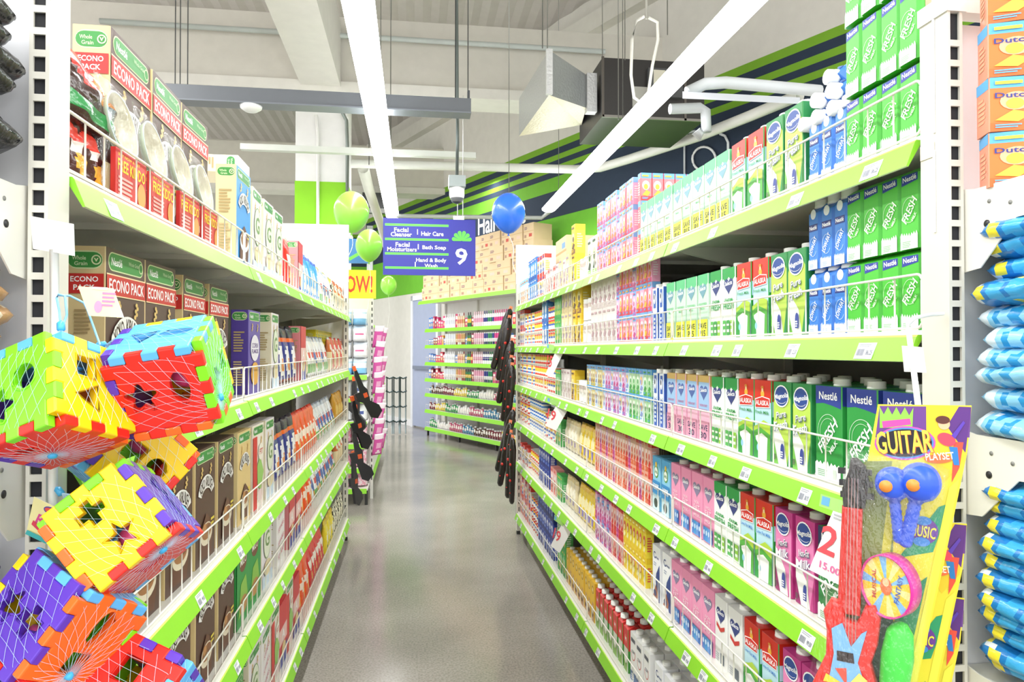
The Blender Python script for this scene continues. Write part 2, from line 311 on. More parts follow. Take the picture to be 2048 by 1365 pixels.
# ------------------------------------------------ generic printed packs, cans, pouches
def g_box(key, name, desc, w, d, h, body, top, low, b1, b2, side=None, cat='drink pack', seed=1, t=None, tc='ffffff'):
    r = random.Random(seed); mb, F = prod_box(w, d, h, body, side or body, top, .0015)
    F.rect(0, .8, 1, 1, top); F.rect(0, 0, 1, .16, low); F.ell(.5+r.uniform(-.08, .08), .55, .36, .17, b1); F.ell(.45+r.uniform(-.1, .1), .5, .2, .1, b2)
    if t: F.txt(t, .5, .66, .8, .1, tc)
    F.poly([(.1, .2), (.6, .16), (.9, .3), (.5, .38)], b2); F.lines(.1, .8, .05, .13, 2, top); F.rect(.1, .86, .7, .92, b2)
    S, T = side_faces(mb, w, d, h)
    for q in (S, T): q.rect(0, .8, 1, 1, top); q.lines(.15, .85, .2, .7, 6, b1)
    reg(key, name, desc, cat, mb, w, d, h)
g_box('kpink', 'drink_pack', 'pink kids milk drink pack', .048, .036, .115, 'f1a8c8', '7ab0e6', 'd93f78', 'f7e2ea', 'e8843c', cat='drink pack', seed=2)
g_box('kred', 'drink_pack', 'red kids milk drink pack', .048, .036, .115, 'ee8088', '6aa8e4', 'd83c40', 'f9dede', 'e8b83c', 'e05a60', seed=3)
g_box('kblue', 'drink_pack', 'pale blue milk drink pack', .044, .034, .105, 'd6e4f4', '5ea6e2', 'e8f0fa', 'f0c27e', '8a9ad6', seed=4)
g_box('kyel', 'drink_pack', 'yellow banded drink pack', .044, .034, .105, 'e6d89a', '6aaee4', 'd8c24a', 'f6f0d0', 'a07a4a', seed=5)
g_box('kgrn', 'drink_pack', 'green banded drink pack', .044, .034, .105, 'b9e0b4', '5ea6e2', '58b84e', 'ecf8e8', '3fa048', seed=6)
g_box('klil', 'drink_pack', 'lilac and pink drink pack', .044, .034, .105, 'dcb4dc', '74aee6', 'b86ab8', 'f4e4f4', 'c84a8a', seed=7)
g_box('korg', 'slim_drink_pack', 'orange striped slim drink pack', .036, .034, .125, 'f2c8b4', 'e9a68e', 'e06a3c', 'f8e8e0', 'e0542c', seed=8)
g_box('kmag', 'slim_drink_pack', 'magenta striped slim drink pack', .036, .034, .125, 'eac0d8', 'd85c9c', 'c24088', 'f8e6f0', 'a83a80', seed=9)
g_box('krs', 'slim_drink_pack', 'red striped slim drink pack', .036, .034, .125, 'f0b4a8', 'da3c30', 'cc2c24', 'fae4e0', 'd83028', seed=10)
g_box('kys', 'slim_drink_pack', 'yellow slim drink pack', .038, .034, .12, 'f4dc3c', 'e8c426', 'f0d030', 'e0584a', 'fbf2b0', seed=11)
g_box('kgry', 'powder_box', 'pale grey milk powder box', .075, .05, .17, 'e6ddda', 'dcd2cf', 'c9bbb8', 'f2ecea', 'b89aa0', cat='milk powder box', seed=12)
g_box('kbei', 'powder_box', 'beige milk powder box', .085, .06, .19, 'e9dcb4', 'e0cf9a', 'cdb88a', 'f6eed4', 'b09ab0', cat='milk powder box', seed=13)
g_box('kyb', 'powder_box', 'yellow and brown powder box', .09, .06, .17, 'f0cf3a', 'e6bd24', '8a5a34', 'f8eaa0', '6a4a34', cat='milk powder box', seed=14)
g_box('kgs', 'powder_box', 'narrow green powder box', .04, .05, .16, '5cc06a', '48b058', '3a9a4a', 'd8f2da', 'e8d04a', cat='milk powder box', seed=15)
g_box('kbw', 'powder_box', 'blue and white powder box', .08, .05, .16, '5a9ee2', '3c78cc', '3a5ab0', 'f2f6fc', 'f0f4ff', cat='milk powder box', seed=16)
g_box('knavy', 'powder_box', 'navy blue powder box', .08, .05, .13, '3248a8', '2a3c94', '22307c', 'e6eaf6', '6a86d8', cat='milk powder box', seed=17)
g_box('kwr', 'powder_box', 'white and red powder box', .08, .055, .15, 'f6f0ee', 'e8483c', 'd83a30', 'f0d048', '3c62b8', cat='milk powder box', seed=18)
g_box('kwo', 'powder_box', 'pale blue and orange powder box', .09, .06, .2, 'dcecf6', '8cc6ec', 'f2b05c', 'fbfbf4', 'e8923c', cat='milk powder box', seed=19)
g_box('kpk', 'powder_box', 'pink and white powder box', .085, .055, .17, 'f6d0cc', 'e89a94', 'e46a64', 'fbf4f2', 'd8584e', cat='milk powder box', seed=20)
g_box('kwg', 'powder_box', 'white and green powder box', .085, .06, .2, 'f4f8ee', 'e4efd4', '9ccc6a', 'cfe6a8', '4a5a40', cat='milk powder box', seed=21)
g_box('ydrink', 'tea_box', 'small yellow box', .08, .07, .075, 'f2de20', 'e6cf14', 'e8d21a', 'fbf4a0', '4a8a30', cat='box', seed=22)
g_box('dutch', 'drink_multipack', 'orange and blue drink multipack', .068, .045, .086, 'ee7a34', '5aaee8', 'e66a2c', 'f6b088', 'f4c440', 'f09a7c', cat='drink multipack', seed=23, t='Dutch', tc='2a3a8a')
def g_can(key, desc, r, h, cols, name='milk_can', cat='can'):
    prof = [(r*.94, 0), (r, .004)]+[(r, .004+(h-.008)*k/len(cols)) for k in range(1, len(cols)+1)]+[(r*.94, h), (r*.9, h-.002), (0.001, h-.002)]
    cc = ['c9c9c4']+cols+['d0d0cc', 'd8d8d4', 'd8d8d4']
    mb = MB().lathe(prof, cc, 'print', 18, Matrix.Translation((0, r, 0))); reg(key, name, desc, cat, mb, 2*r, 2*r, h)
g_can('cany', 'white and yellow milk can', .037, .085, ['f4f0e0', 'e84a3c', 'f6f2e4', 'f2d23c', 'f2d23c', 'e0543c'])
g_can('canb', 'white and blue milk can', .037, .085, ['f4f4f4', '4a8ad8', 'f6f6f6', '3c6ac0', 'f4f0e0', 'e8c84a'])
g_can('canr', 'red and white milk can', .037, .085, ['d83830', 'f6f4f0', 'f6f4f0', '4a6ac0', 'e8b83c', 'd83830'])
g_can('canw', 'white plastic lidded can', .04, .12, ['f8f8f4', 'f0f0ec', 'e6e0d8', 'c8b8b0', 'f4f4f0'], 'tub', 'tub')
def rnd_lump(u, v, sd): return sin(9.1*u+sd*3.1+4*v)*sin(7.3*v+sd*1.7+3*u)*.5+sin(19*u-11*v+sd)*.3+sin(31*v+13*u+sd*2)*.2
def bagmb(w, h, d, colf, nu=8, nv=12, sd=1, lump=.12, m='film', flatbase=True, rc=0):
    mb = MB(); vs = []; idx = {}; fs = []; cc = []
    for side in (0, 1):
        for j in range(nv+1):
            for i in range(nu+1):
                u = i/nu; v = j/nv
                edge = i in (0, nu) or j in (0, nv)
                if side and edge: idx[1, i, j] = idx[0, i, j]; continue
                t = (1-abs(2*u-1)**3)**.6; q = max(0, (v-0)/.12) if v < .12 else (max(0, 1-v)/(.45))
                q = min(1, q)**.6; th = d/2*t*q*(1+lump*rnd_lump(u, v, sd+side*5)) if not edge else 0
                ww = w*(1-.06*sin(pi*v)*1)*(1-.0*v)
                x = (u-.5)*ww+.01*w*rnd_lump(v, u, sd+2); z = v*h; y = d*.62+(-th if side == 0 else th)+ (d*.12*rnd_lump(v*1.3, u*.4, sd+9)*v)
                x *= 1-rc*abs(2*v-1)**4; z = h*(.5+(v-.5)*(1-rc*abs(2*u-1)**4))
                idx[side, i, j] = len(vs); vs.append((x, y, z))
    for side in (0, 1):
        for j in range(nv):
            for i in range(nu):
                a, b, c_, e = idx[side, i, j], idx[side, i+1, j], idx[side, i+1, j+1], idx[side, i, j+1]
                fs.append((a, b, c_, e) if side == 0 else (e, c_, b, a)); cc.append(colf((i+.5)/nu, (j+.5)/nv, side))
    return mb.add(vs, fs, cc, m, None, True)
def zones(base, *z):     # ellipses and bands of colour: ('e',u,v,a,b,col) or ('b',v0,v1,col)
    def f(u, v, s):
        c = base
        for q in z:
            if q[0] == 'b' and q[1] <= v < q[2]: c = q[3]
            elif q[0] == 'e' and s == 0 and ((u-q[1])/q[3])**2+((v-q[2])/q[4])**2 < 1: c = q[5]
            elif q[0] == 'E' and ((u-q[1])/q[3])**2+((v-q[2])/q[4])**2 < 1: c = q[5]
        return c
    return f
def g_bag(key, name, desc, w, h, d, colf, cat='snack bag', sd=1, nu=10, nv=14, **k):
    reg(key, name, desc, cat, bagmb(w, h, d, colf, nu, nv, sd, **k), w, d, h)
g_bag('bgnavy', 'cereal_bag', 'navy cereal bag with orange top', .17, .27, .06, zones('2c3488', ('b', .8, 1, '1c1a30'), ('b', .68, .8, 'e86a28'), ('e', .5, .55, .3, .1, 'f4f4f8'), ('e', .5, .28, .32, .16, 'f0f0f4'), ('e', .55, .3, .14, .1, 'e88a34'), ('b', 0, .1, '9a4a28')), sd=2)
g_bag('bgorg', 'cereal_bag', 'bright orange snack bag', .15, .26, .05, zones('ee5a20', ('e', .4, .5, .3, .12, 'fbe8d8'), ('e', .6, .3, .2, .1, 'f8c040'), ('b', .9, 1, 'd83018')), sd=3)
g_bag('bgred', 'cereal_bag', 'glossy red snack bag', .15, .25, .055, zones('d82a28', ('e', .5, .55, .3, .12, 'f6ece0'), ('e', .55, .3, .2, .1, 'f2c43c'), ('b', 0, .08, 'a01c20')), sd=4)
g_bag('bgwht', 'cereal_bag', 'white snack bag with red emblem', .14, .24, .05, zones('eef0f2', ('e', .5, .5, .3, .12, 'd8453c'), ('b', .85, 1, 'c6cad0'), ('b', .1, .26, '66b05c')), sd=5)
g_bag('bgblu', 'cereal_bag', 'white and blue snack bag', .14, .24, .05, zones('e6ebf2', ('e', .5, .45, .34, .16, '3c5cae'), ('b', .85, 1, 'b8c0cc'), ('e', .5, .2, .2, .08, 'd8a04a')), sd=6)
g_bag('bgsky', 'cereal_bag', 'sky blue cereal bag', .15, .26, .06, zones('3f9ce0', ('b', .85, 1, '2a58c4'), ('e', .5, .5, .2, .2, 'd8ecf8'), ('e', .5, .2, .3, .1, 'f0e4d0')), sd=7)
g_bag('bgyel', 'cereal_bag', 'yellow snack bag', .15, .24, .05, zones('f2dc30', ('e', .5, .5, .3, .15, 'f8f4c8'), ('b', .85, 1, 'd8b820'), ('e', .5, .25, .2, .1, '4a8a3c')), sd=8)
g_bag('bgtan', 'cereal_bag', 'tan and orange cereal bag', .15, .25, .06, zones('e6d2a8', ('b', .6, .9, 'c86a34'), ('e', .5, .7, .3, .1, 'f6efe0'), ('b', .9, 1, 'ece8e0')), sd=9)
g_bag('bgcow', 'cereal_bag', 'black and white patched snack bag', .15, .22, .05, lambda u, v, s: '2a2a22' if rnd_lump(u*2, v*2, 3) > .12 else 'ece8cc', sd=10)
g_bag('bggold', 'cereal_bag', 'gold foil snack bag', .17, .25, .08, zones('c8922c', ('e', .5, .5, .3, .2, 'e8c060'), ('b', .0, .2, '8a5a1c')), sd=11)
g_bag('bgchoc', 'choco_bag', 'brown and red chocolate cereal bag', .2, .3, .07, zones('3a1f18', ('b', .8, 1, '2f7a3a'), ('E', .5, .62, .42, .12, 'd8352c'), ('E', .6, .64, .26, .06, 'f4e4d4'), ('E', .35, .3, .26, .14, 'e08a2c'), ('E', .7, .25, .16, .1, 'f2c23c'), ('b', 0, .06, '1c100c')), sd=12, nu=20, nv=28, lump=.3)
g_bag('powbag', 'powder_pouch', 'yellow powder milk pouch', .12, .2, .04, zones('f0cf36', ('e', .5, .55, .34, .16, 'f8eeb8'), ('e', .5, .25, .25, .12, '8a7ac0'), ('b', .88, 1, 'e2b41c')), 'powder pouch', sd=13)
g_bag('powbei', 'powder_pouch', 'beige powder milk pouch', .12, .19, .04, zones('e8dcb8', ('e', .5, .55, .34, .16, 'f6f0dc'), ('e', .5, .3, .2, .1, '9a8ab0'), ('b', .88, 1, 'd4c08a')), 'powder pouch', sd=14)
# ------------------------------------------------ cereal boxes
def arcletters(F, s, u, v, ru, rv, a0, a1, wd, ht, col):
    n = len(s)
    for i, ch in enumerate(s):
        a = a0+(a1-a0)*(i+.5)/n
        if ch != ' ': F.txt(ch, u+ru*cos(R(a)), v+rv*sin(R(a)), wd, ht, col, (a-90)*.75); F.k -= 1
    F.k += 1
def pill(F, u0, u1, v0, v1, col, n=8):
    rv = (v1-v0)/2; ru = rv*F.h/F.w; p = [(u0+ru-ru*sin(pi*k/n), v0+rv-rv*cos(pi*k/n)) for k in range(n+1)]+[(u1-ru+ru*sin(pi*k/n), v0+rv+rv*cos(pi*k/n)) for k in range(n+1)]
    F.poly(p[::-1], col)
def d_cereal(key, desc, w, d, h, front, spine, econo=False, name='KOKO KRUNCH', arch=True, ink='4a3a34', extra=None, art=('e8dcc4', '6a4330')):
    top = front; mb, F = prod_box(w, d, h, front, spine, top, .0015)
    pt = .98; pill(F, .05, .95, .875, pt, 'd6e2b0'); pill(F, .065, .935, .882, pt-.007, '3f9244'); F.txt('Nestlé', .25, .928, .26, .045, 'ffffff'); F.txt('Whole Grain', .68, .94, .28, .024, 'bfdcae'); F.ring(.87, .93, .055, .055*w/h, .002, 'e6eec0')
    tp = .86
    if econo: F.rect(0, .735, 1, .858, 'f1d9ab'); F.rect(0, .742, 1, .85, 'c92f2b'); F.txt('ECONO PACK', .5, .796, .9, .07, 'ffffff'); tp = .73
    c = tp-.3
    for su in (.25, .7):
        for q in range(5): F.ell(su+.035*(q % 2)+.01*q, tp-.1+.018*q, .03, .014, 'e2bf74', 8); F.k -= 1
        F.k += 1
    if arch:
        # the curved white badge behind the product name
        n = 16; a0, a1 = 15, 165; ro, ri = (.42, .2), (.26, .08)
        vs = [F.P(.5+ro[0]*cos(R(a0+(a1-a0)*k/n))*(1+.03*(k % 2)), c+ro[1]*sin(R(a0+(a1-a0)*k/n))) for k in range(n+1)]+[F.P(.5+ri[0]*cos(R(a0+(a1-a0)*k/n)), c+ri[1]*sin(R(a0+(a1-a0)*k/n))) for k in range(n+1)]
        mb.add(vs, [(i+1, i, n+1+i, n+2+i) for i in range(n)], 'f2efec'); F.k += 1
        arcletters(F, name, .5, c, .34, .14, 150, 30, .075, .09, ink)
        F.poly([(.2, .05), (.75, .03), (.85, .3), (.5, .42), (.22, .3)], art[1]); F.ell(.5, .24, .3, .1, art[0]); F.ell(.5, .26, .24, .07, 'a87448'); F.ell(.38, .3, .08, .04, 'c79058'); F.ell(.6, .28, .08, .04, '8a5a38'); F.lines(.7, .92, .28, .36, 2, 'e8d24a')
    if extra: extra(F)
    S, T = side_faces(mb, w, d, h)
    for q in (S, T):
        q.rect(0, 0, 1, 1, spine); pill(q, .04, .97, .875, .975, 'd6e2b0'); pill(q, .06, .95, .883, .967, '3f9244'); q.txt('Whole', .35, .935, .36, .022, 'cfe4b8'); q.txt('Grain', .4, .905, .34, .022, 'cfe4b8'); q.ring(.8, .925, .13, .13*d/h, .0025, 'e6eec0'); q.txt('✓' if False else 'v', .8, .925, .12, .02, 'e6eec0')
        if econo: q.rect(0, .742, 1, .85, 'c92f2b'); q.txt('ECONO', .5, .82, .72, .03, 'ffffff'); q.txt('PACK', .5, .775, .56, .03, 'ffffff'); q.lines(.25, .75, .52, .66, 7, 'a08a60'); q.lines(.15, .85, .1, .4, 10, 'c4ae82')
        else: q.lines(.15, .85, .5, .75, 8, 'b09a6c'); q.lines(.15, .85, .1, .4, 10, 'c4ae82')
    reg(key, 'cereal_box', desc, 'cereal box', mb, w, d, h)
d_cereal('econot', 'tall brown ECONO PACK cereal box', .228, .075, .4, '5c463e', 'd9c391', True)
d_cereal('econo', 'large brown ECONO PACK cereal box', .205, .075, .362, '5c463e', 'd9c391', True)
d_cereal('koko', 'brown chocolate cereal box', .19, .065, .315, '5a3f33', 'd8c28e')
d_cereal('kokob', 'beige cereal box', .18, .06, .31, 'e3c688', 'dcc894')
def ex_corn(F): F.ell(.5, .55, .36, .16, 'e8e4f0'); F.txt('CORN', .5, .58, .5, .06, '6a4a90'); F.txt('FLAKES', .5, .51, .55, .05, '6a4a90'); F.ell(.5, .24, .34, .14, 'e0a84a')
d_cereal('purple', 'purple and cream cereal box', .17, .06, .3, '6a58a8', '4e3c94', False, arch=False, extra=ex_corn)
def ex_blue(F): pass
d_cereal('blue', 'blue and white cereal box', .19, .065, .32, '4a9ae0', 'd9cfa0', False, art=('f0f6fc', '6a4330'))
def ex_gold(F): F.ell(.5, .56, .34, .22, 'e6ecd8'); F.ring(.5, .56, .36, .23, .004, '8aa86a'); F.txt('G', .5, .58, .42, .2, '7a9a5c'); F.rect(0, 0, 1, .14, 'cfe0f0'); F.ell(.5, .22, .34, .1, 'e8d8b0')
d_cereal('gold', 'pale cereal box with round emblem', .17, .06, .31, 'eae4ea', 'e6dcc0', False, arch=False, extra=ex_gold)
def ex_milo(F): F.rect(0, 0, 1, .86, '2f9a48'); F.ell(.5, .68, .3, .12, '7a4a30'); F.txt('MILO', .5, .68, .5, .08, 'f4f0e8'); F.poly([(.1, .1), (.9, .2), (.7, .5), (.3, .45)], '8cc04a'); F.ell(.5, .2, .3, .1, 'c08a4a')
d_cereal('green', 'green chocolate cereal box', .18, .06, .31, '2f9a48', '2a8a40', False, arch=False, extra=ex_milo)
def ex_red(F): F.rect(.0, 0, .35, .86, 'd6302c'); F.poly([(.35, .5), (.6, .62), (.95, .4), (.7, .2), (.4, .25)], '9ccc6a'); F.ell(.68, .66, .24, .1, 'f6f0e4'); F.txt('FIT', .7, .66, .3, .07, 'c83a34'); F.ell(.6, .14, .3, .07, 'f0d8d8')
d_cereal('redw', 'red and white fitness cereal box', .17, .06, .31, 'f0e6dc', 'e8dcc8', False, arch=False, extra=ex_red)
def ex_white(F):
    for i in range(4): F.txt('STARS', .5, .15+.19*i, .7, .06, 'd88a9a', 12)
d_cereal('white', 'white cereal box with pink script', .17, .06, .3, 'f0eef0', 'f2eeea', False, arch=False, extra=ex_white)
def ex_rd(F): F.rect(0, 0, 1, 1, 'd83a40'); F.rect(.0, .35, 1, .6, 'f2c8c4'); F.txt('A', .5, .48, .4, .16, 'ffffff'); F.poly([(0, 0), (1, 0), (1, .3), (0, .12)], '4a52a8'); F.ell(.55, .25, .25, .1, 'f0d8a0')
d_cereal('redbox', 'red cereal box with blue corner', .17, .06, .28, 'd83a40', 'e0888c', False, arch=False, extra=ex_rd)
# a bowl shrink-wrapped with its card, as the promo packs on the top left shelf
def d_promo():
    mb, F = prod_box(.15, .01, .1, 'd3322c', 'c02a26', 'c02a26', .0008)
    F.txt('BUY NOW & GET', .42, .9, .7, .06, 'f4d83a'); F.txt('FREE KIDDO', .5, .7, .9, .24, 'f7e11e'); F.lines(.06, .6, .08, .5, 5, 'f0b0a8'); F.ell(.82, .3, .14, .26, 'f0a050')
    bowl = MB().lathe([(.02, 0), (.035, .008), (.062, .02), (.07, .034), (.066, .034), (.058, .024), (.03, .012), (.001, .01)], ['c9b27c', 'bda878', 'a8b49c', '9ab0b8', 'c8c0a8', 'c8c0a8', 'b8a888'], 'plastic', 22, Matrix.Translation((0, .05, .155)) @ Matrix.Rotation(R(80), 4, 'X')).mesh('bowl')
    wrap = bagmb(.16, .25, .06, lambda u, v, s: 'ffffff', 12, 16, 5, .25, 'clear').mesh('clear_wrap')
    K['promo'] = dict(parts=[('promo_bowl_pack', mb.mesh('promo'), (0, 0, 0)), ('bowl', bowl, (0, 0, 0)), ('clear_wrap', wrap, (0, .002, .0))], w=.155, d=.06, h=.25, desc='clear wrapped bowl with FREE card', cat='promo pack')
d_promo()
# ------------------------------------------------ placing rows of goods
ORD = 'first second third fourth fifth sixth seventh eighth ninth tenth eleventh twelfth thirteenth fourteenth fifteenth sixteenth seventeenth eighteenth nineteenth twentieth'.split()
def ordw(n):
    if n <= 20: return ORD[n-1]
    t = {2: 'twenty', 3: 'thirty', 4: 'forty', 5: 'fifty', 6: 'sixty'}[n//10]
    return (t+'-'+ORD[n % 10-1]) if n % 10 else t[:-1]+'ieth'
CNT = {}
def lab(key, where):
    d = K[key]['desc']; CNT[d, where] = CNT.get((d, where), 0)+1
    return f"{d}, {ordw(CNT[d, where])} from near end, {where}"
LAY = {1: ['front'], 2: ['lower', 'upper'], 3: ['lower', 'middle', 'upper'], 4: ['lowest', 'second', 'third', 'highest']}
RS = dict(zip(range(1, 7), ['top', 'second', 'third', 'fourth', 'fifth', 'bottom'])); LS = dict(zip(range(1, 6), ['top', 'second', 'third', 'fourth', 'bottom']))
RZ = {1: 1.985, 2: 1.635, 3: 1.31, 4: .99, 5: .645, 6: .2}; LZ = {1: 1.887, 2: 1.441, 3: 1.011, 4: .672, 5: .2}
def row(side, lv, z0, z1, keys, layers=1, ranks=1, x=None, gap=.002, dz=0, jit=1.5, tag_=None, lean=0):
    """a run of packs along a shelf from depth z0 to z1; keys cycle; layers stacked; ranks deeper in the shelf"""
    if isinstance(keys, str): keys = [keys]
    s = 1 if side == 'R' else -1; surf = (RZ if s > 0 else LZ)[lv]+dz+.0005; x = x if x is not None else (.915 if s > 0 else -.575)
    sh = ('right' if s > 0 else 'left'); nm = (RS if s > 0 else LS)[lv]
    z = z0; i = 0; rn = random.Random(int(z0*1000)+lv*77)
    wid = []; zz = z0
    while True:
        k = K[keys[i % len(keys)]]; 
        if zz+k['w'] > z1+.012: break
        wid.append((keys[i % len(keys)], zz+k['w']/2)); zz += k['w']+gap; i += 1
    if not wid: return
    sp = max(0, (z1-zz+gap))/len(wid)
    for r in range(ranks):
        for j, (key, zc) in enumerate(wid):
            k = K[key]; zc2 = zc+sp*(j+.5)
            xx = x+s*(r*(k['d']+.004)+rn.uniform(0, .003))
            for l in range(layers):
                if r: where = (LAY[layers][l]+' ' if layers > 1 else '')+f'{ORD[r]} rank, {nm} {sh} shelf'
                else: where = ((tag_+' ' if tag_ else '')+LAY[layers][l])+f' row of {nm} {sh} shelf'
                inst(key, (xx, zc2, surf+l*(k['h']+.0006)+k['d']*sin(abs(lean))), (lean*rn.uniform(.6, 1), 0, -s*pi/2+R(rn.uniform(-jit, jit))), lab(key, where.strip()), f'{nm} {sh} shelf goods, {k["desc"]}')

# ------------------------------------------------ gondolas
LIPG = '8ad22c'
def lipprof(s, xf, zm):        # slanted price strip: top flange, sloping face
    return [(xf-s*.003, zm+.0225), (xf-s*.020, zm-.0215), (xf-s*.016, zm-.0225), (xf+s*.008, zm+.018), (xf+s*.03, zm+.021), (xf+s*.03, zm+.025), (xf, zm+.026)]
def extrude_y(mb, prof, y0, y1, cols, m='print'):
    n = len(prof); vs = [(x, y0, z) for x, z in prof]+[(x, y1, z) for x, z in prof]
    return mb.add(vs, [(i, (i+1) % n, n+(i+1) % n, n+i) for i in range(n)]+[tuple(range(n))[::-1], tuple(range(n, 2*n))], (cols if isinstance(cols, list) else [cols]*n)+[cols[0] if isinstance(cols, list) else cols]*2, m)
def fence(par, s, xf, zs, y0, y1, h=.1):
    mb = MB(); x = xf+s*.012; r = .012; pts = []
    z0, z1 = zs+.004, zs+h
    def arc(cy, cz, a0, a1): return [(x, cy+r*cos(R(a0+(a1-a0)*k/4)), cz+r*sin(R(a0+(a1-a0)*k/4))) for k in range(5)]
    loop = arc(y1-r, z1-r, 0, 90)+arc(y0+r, z1-r, 90, 180)+arc(y0+r, z0+r, 180, 270)+arc(y1-r, z0+r, 270, 360)
    mb.tube(loop, .0027, 'efece2', 'paint', 6, True)
    n = max(2, round((y1-y0)/.074))
    for i in range(1, n): y = y0+(y1-y0)*i/n; mb.tube([(x+s*.003, y, z0), (x+s*.003, y, z1)], .0018, 'ebe8dd', 'paint', 5)
    return mb.obj('wire_fence', par)
def pricetag(par, s, xf, zm, y, w=.05, tilt=0):
    mb = MB(); a = Vector((xf-s*.0037, 0, zm+.017)); b = Vector((xf-s*.0188, 0, zm-.019)); V = (a-b).normalized(); U = Vector((0, -s, 0))
    o = Vector((xf-s*.0197, y, zm-.0185)); F = Face(mb, o, U, V, w, .034); F.rect(0, 0, 1, 1, 'eceef0'); F.k = 3
    F.lines(.1, .9, .72, .95, 2, 'a8acb4')
    r = random.Random(int(y*999))
    for i in range(9): u = .08+.045*i; F.rect(u, .2, u+.02+.014*r.random(), .62, '8a8e9c'); F.k -= 1
    F.k += 1; F.txt(r.choice(['99.50', '104.00', '38.75', '42.00', '86.25', '12.50']), .76, .4, .34, .3, '6a7080')
    return mb.obj('price_tag', par)
def gondola(side, y0, nb, bw, lips, xf, xback, label):
    s = 1 if side == 'R' else -1; root = bpy.data.objects.new('gondola_shelving', None); C.objects.link(root); root.location = (xf, y0, 0)
    root['label'] = label; root['category'] = 'shelving'
    inv = Matrix.Translation((-xf, -y0, 0)); rn = random.Random(3 if s > 0 else 8)
    def put(mb, name, par=root):
        mb.v = [(x-xf, y-y0, z) if par is root or 1 else 0 for x, y, z in mb.v]; return mb.obj(name, par)
    mb = MB(); mb.box(min(xback, xback+s*.012), max(xback, xback+s*.012), y0, y0+nb*bw, .14, 1.98, '6f706c', 'paint'); put(mb, 'back_panel')  # panel grey is darkened to stand in for the shade behind the goods
    for b in range(nb+1):
        y = y0+b*bw; mb = MB(); xa = xback-s*.03
        mb.box(min(xa, xback), max(xa, xback), y-.02, y+.02, 0, 1.99, 'dedcd4', 'paint'); 
        for k in range(28): mb.box(xa-s*.0008-.0004, xa-s*.0008+.0004, y-.006, y+.006, .2+k*.06, .235+k*.06, '3a3a38', 'paint')
        put(mb, 'upright')
    for b in (0, nb):            # foot posts at the two ends, toward the aisle
        y = y0+b*bw; mb = MB(); mb.box(min(xf+s*.06, xf+s*.09), max(xf+s*.06, xf+s*.09), y-.015, y+.015, 0, .14, '3a3a3a', 'paint'); mb.lathe([(.018, 0), (.018, .012), (.006, .016), (.006, .03)], '8a8a88', 'paint', 10, Matrix.Translation((xf+s*.075, y, 0))); put(mb, 'foot')
    for b in range(1, nb):
        y = y0+b*bw; mb = MB(); mb.box(min(xf+s*.16, xf+s*.19), max(xf+s*.16, xf+s*.19), y-.015, y+.015, 0, .14, '3a3a3a', 'paint'); put(mb, 'foot')
    for li, zm in enumerate(lips):
        for b in range(nb):
            ya, yb = y0+b*bw+.003, y0+(b+1)*bw-.003; off = rn.uniform(-.0015, .0015)
            zs = zm+.035; mb = MB()
            mb.box(min(xf+s*.012, xback), max(xf+s*.012, xback), ya, yb, zs-.022, zs, 'e4e3db', 'paint')
            for k in (.3, .7): mb.box(min(xf+s*.03, xback), max(xf+s*.03, xback), ya+bw*k, ya+bw*k+.02, zs-.036, zs-.022, 'd8d6cc', 'paint')
            for y in (ya+.004, yb-.007): 
                vs = []
                for yy in (y, y+.003): vs += [(xf+s*.03, yy, zs-.024), (xback, yy, zs-.024), (xback, yy, zs-.12), (xback-s*.05, yy, zs-.12), (xf+s*.06, yy, zs-.045)]
                mb.add(vs, [(0, 1, 2, 3, 4), (9, 8, 7, 6, 5)]+[(i, 5+i, 5+(i+1) % 5, (i+1) % 5) for i in range(5)], 'd2d0c6', 'paint')
            sh = put(mb, 'shelf')
            mb = MB(); extrude_y(mb, lipprof(s, xf, zm+off), ya, yb, [LIPG, 'e8f4c8', 'd8ecb0', 'e4e4dc', 'e4e4dc', 'e4e4dc', 'c8f060']); mb.v = [(x-xf, y-y0, z) for x, y, z in mb.v]; mb.obj('price_strip', sh)
            fence(sh, s, xf, zs, ya+.004, yb-.004, .1).location = (-xf, -y0, 0)
            nt = 5 if (b > 0 or side == 'R') else 3
            for k in range(nt):
                if rn.random() < .15: continue
                pricetag(sh, s, xf, zm+off, ya+bw*(k+rn.uniform(.25, .75))/nt, rn.choice([.05, .045, .055])).location = (-xf, -y0, 0)
    return root
RY0, RBW = 1.12, 1.22; LY0, LBW = 1.2, 1.2
gondola('R', RY0, 4, RBW, [1.947, 1.6, 1.275, .954, .612, .165], .88, 1.33, 'white shelving of milk cartons along the right side of the aisle')
gondola('L', LY0, 4, LBW, [1.852, 1.406, .976, .637, .165], -.542, -1.0, 'white shelving of cereal boxes along the left side of the aisle')
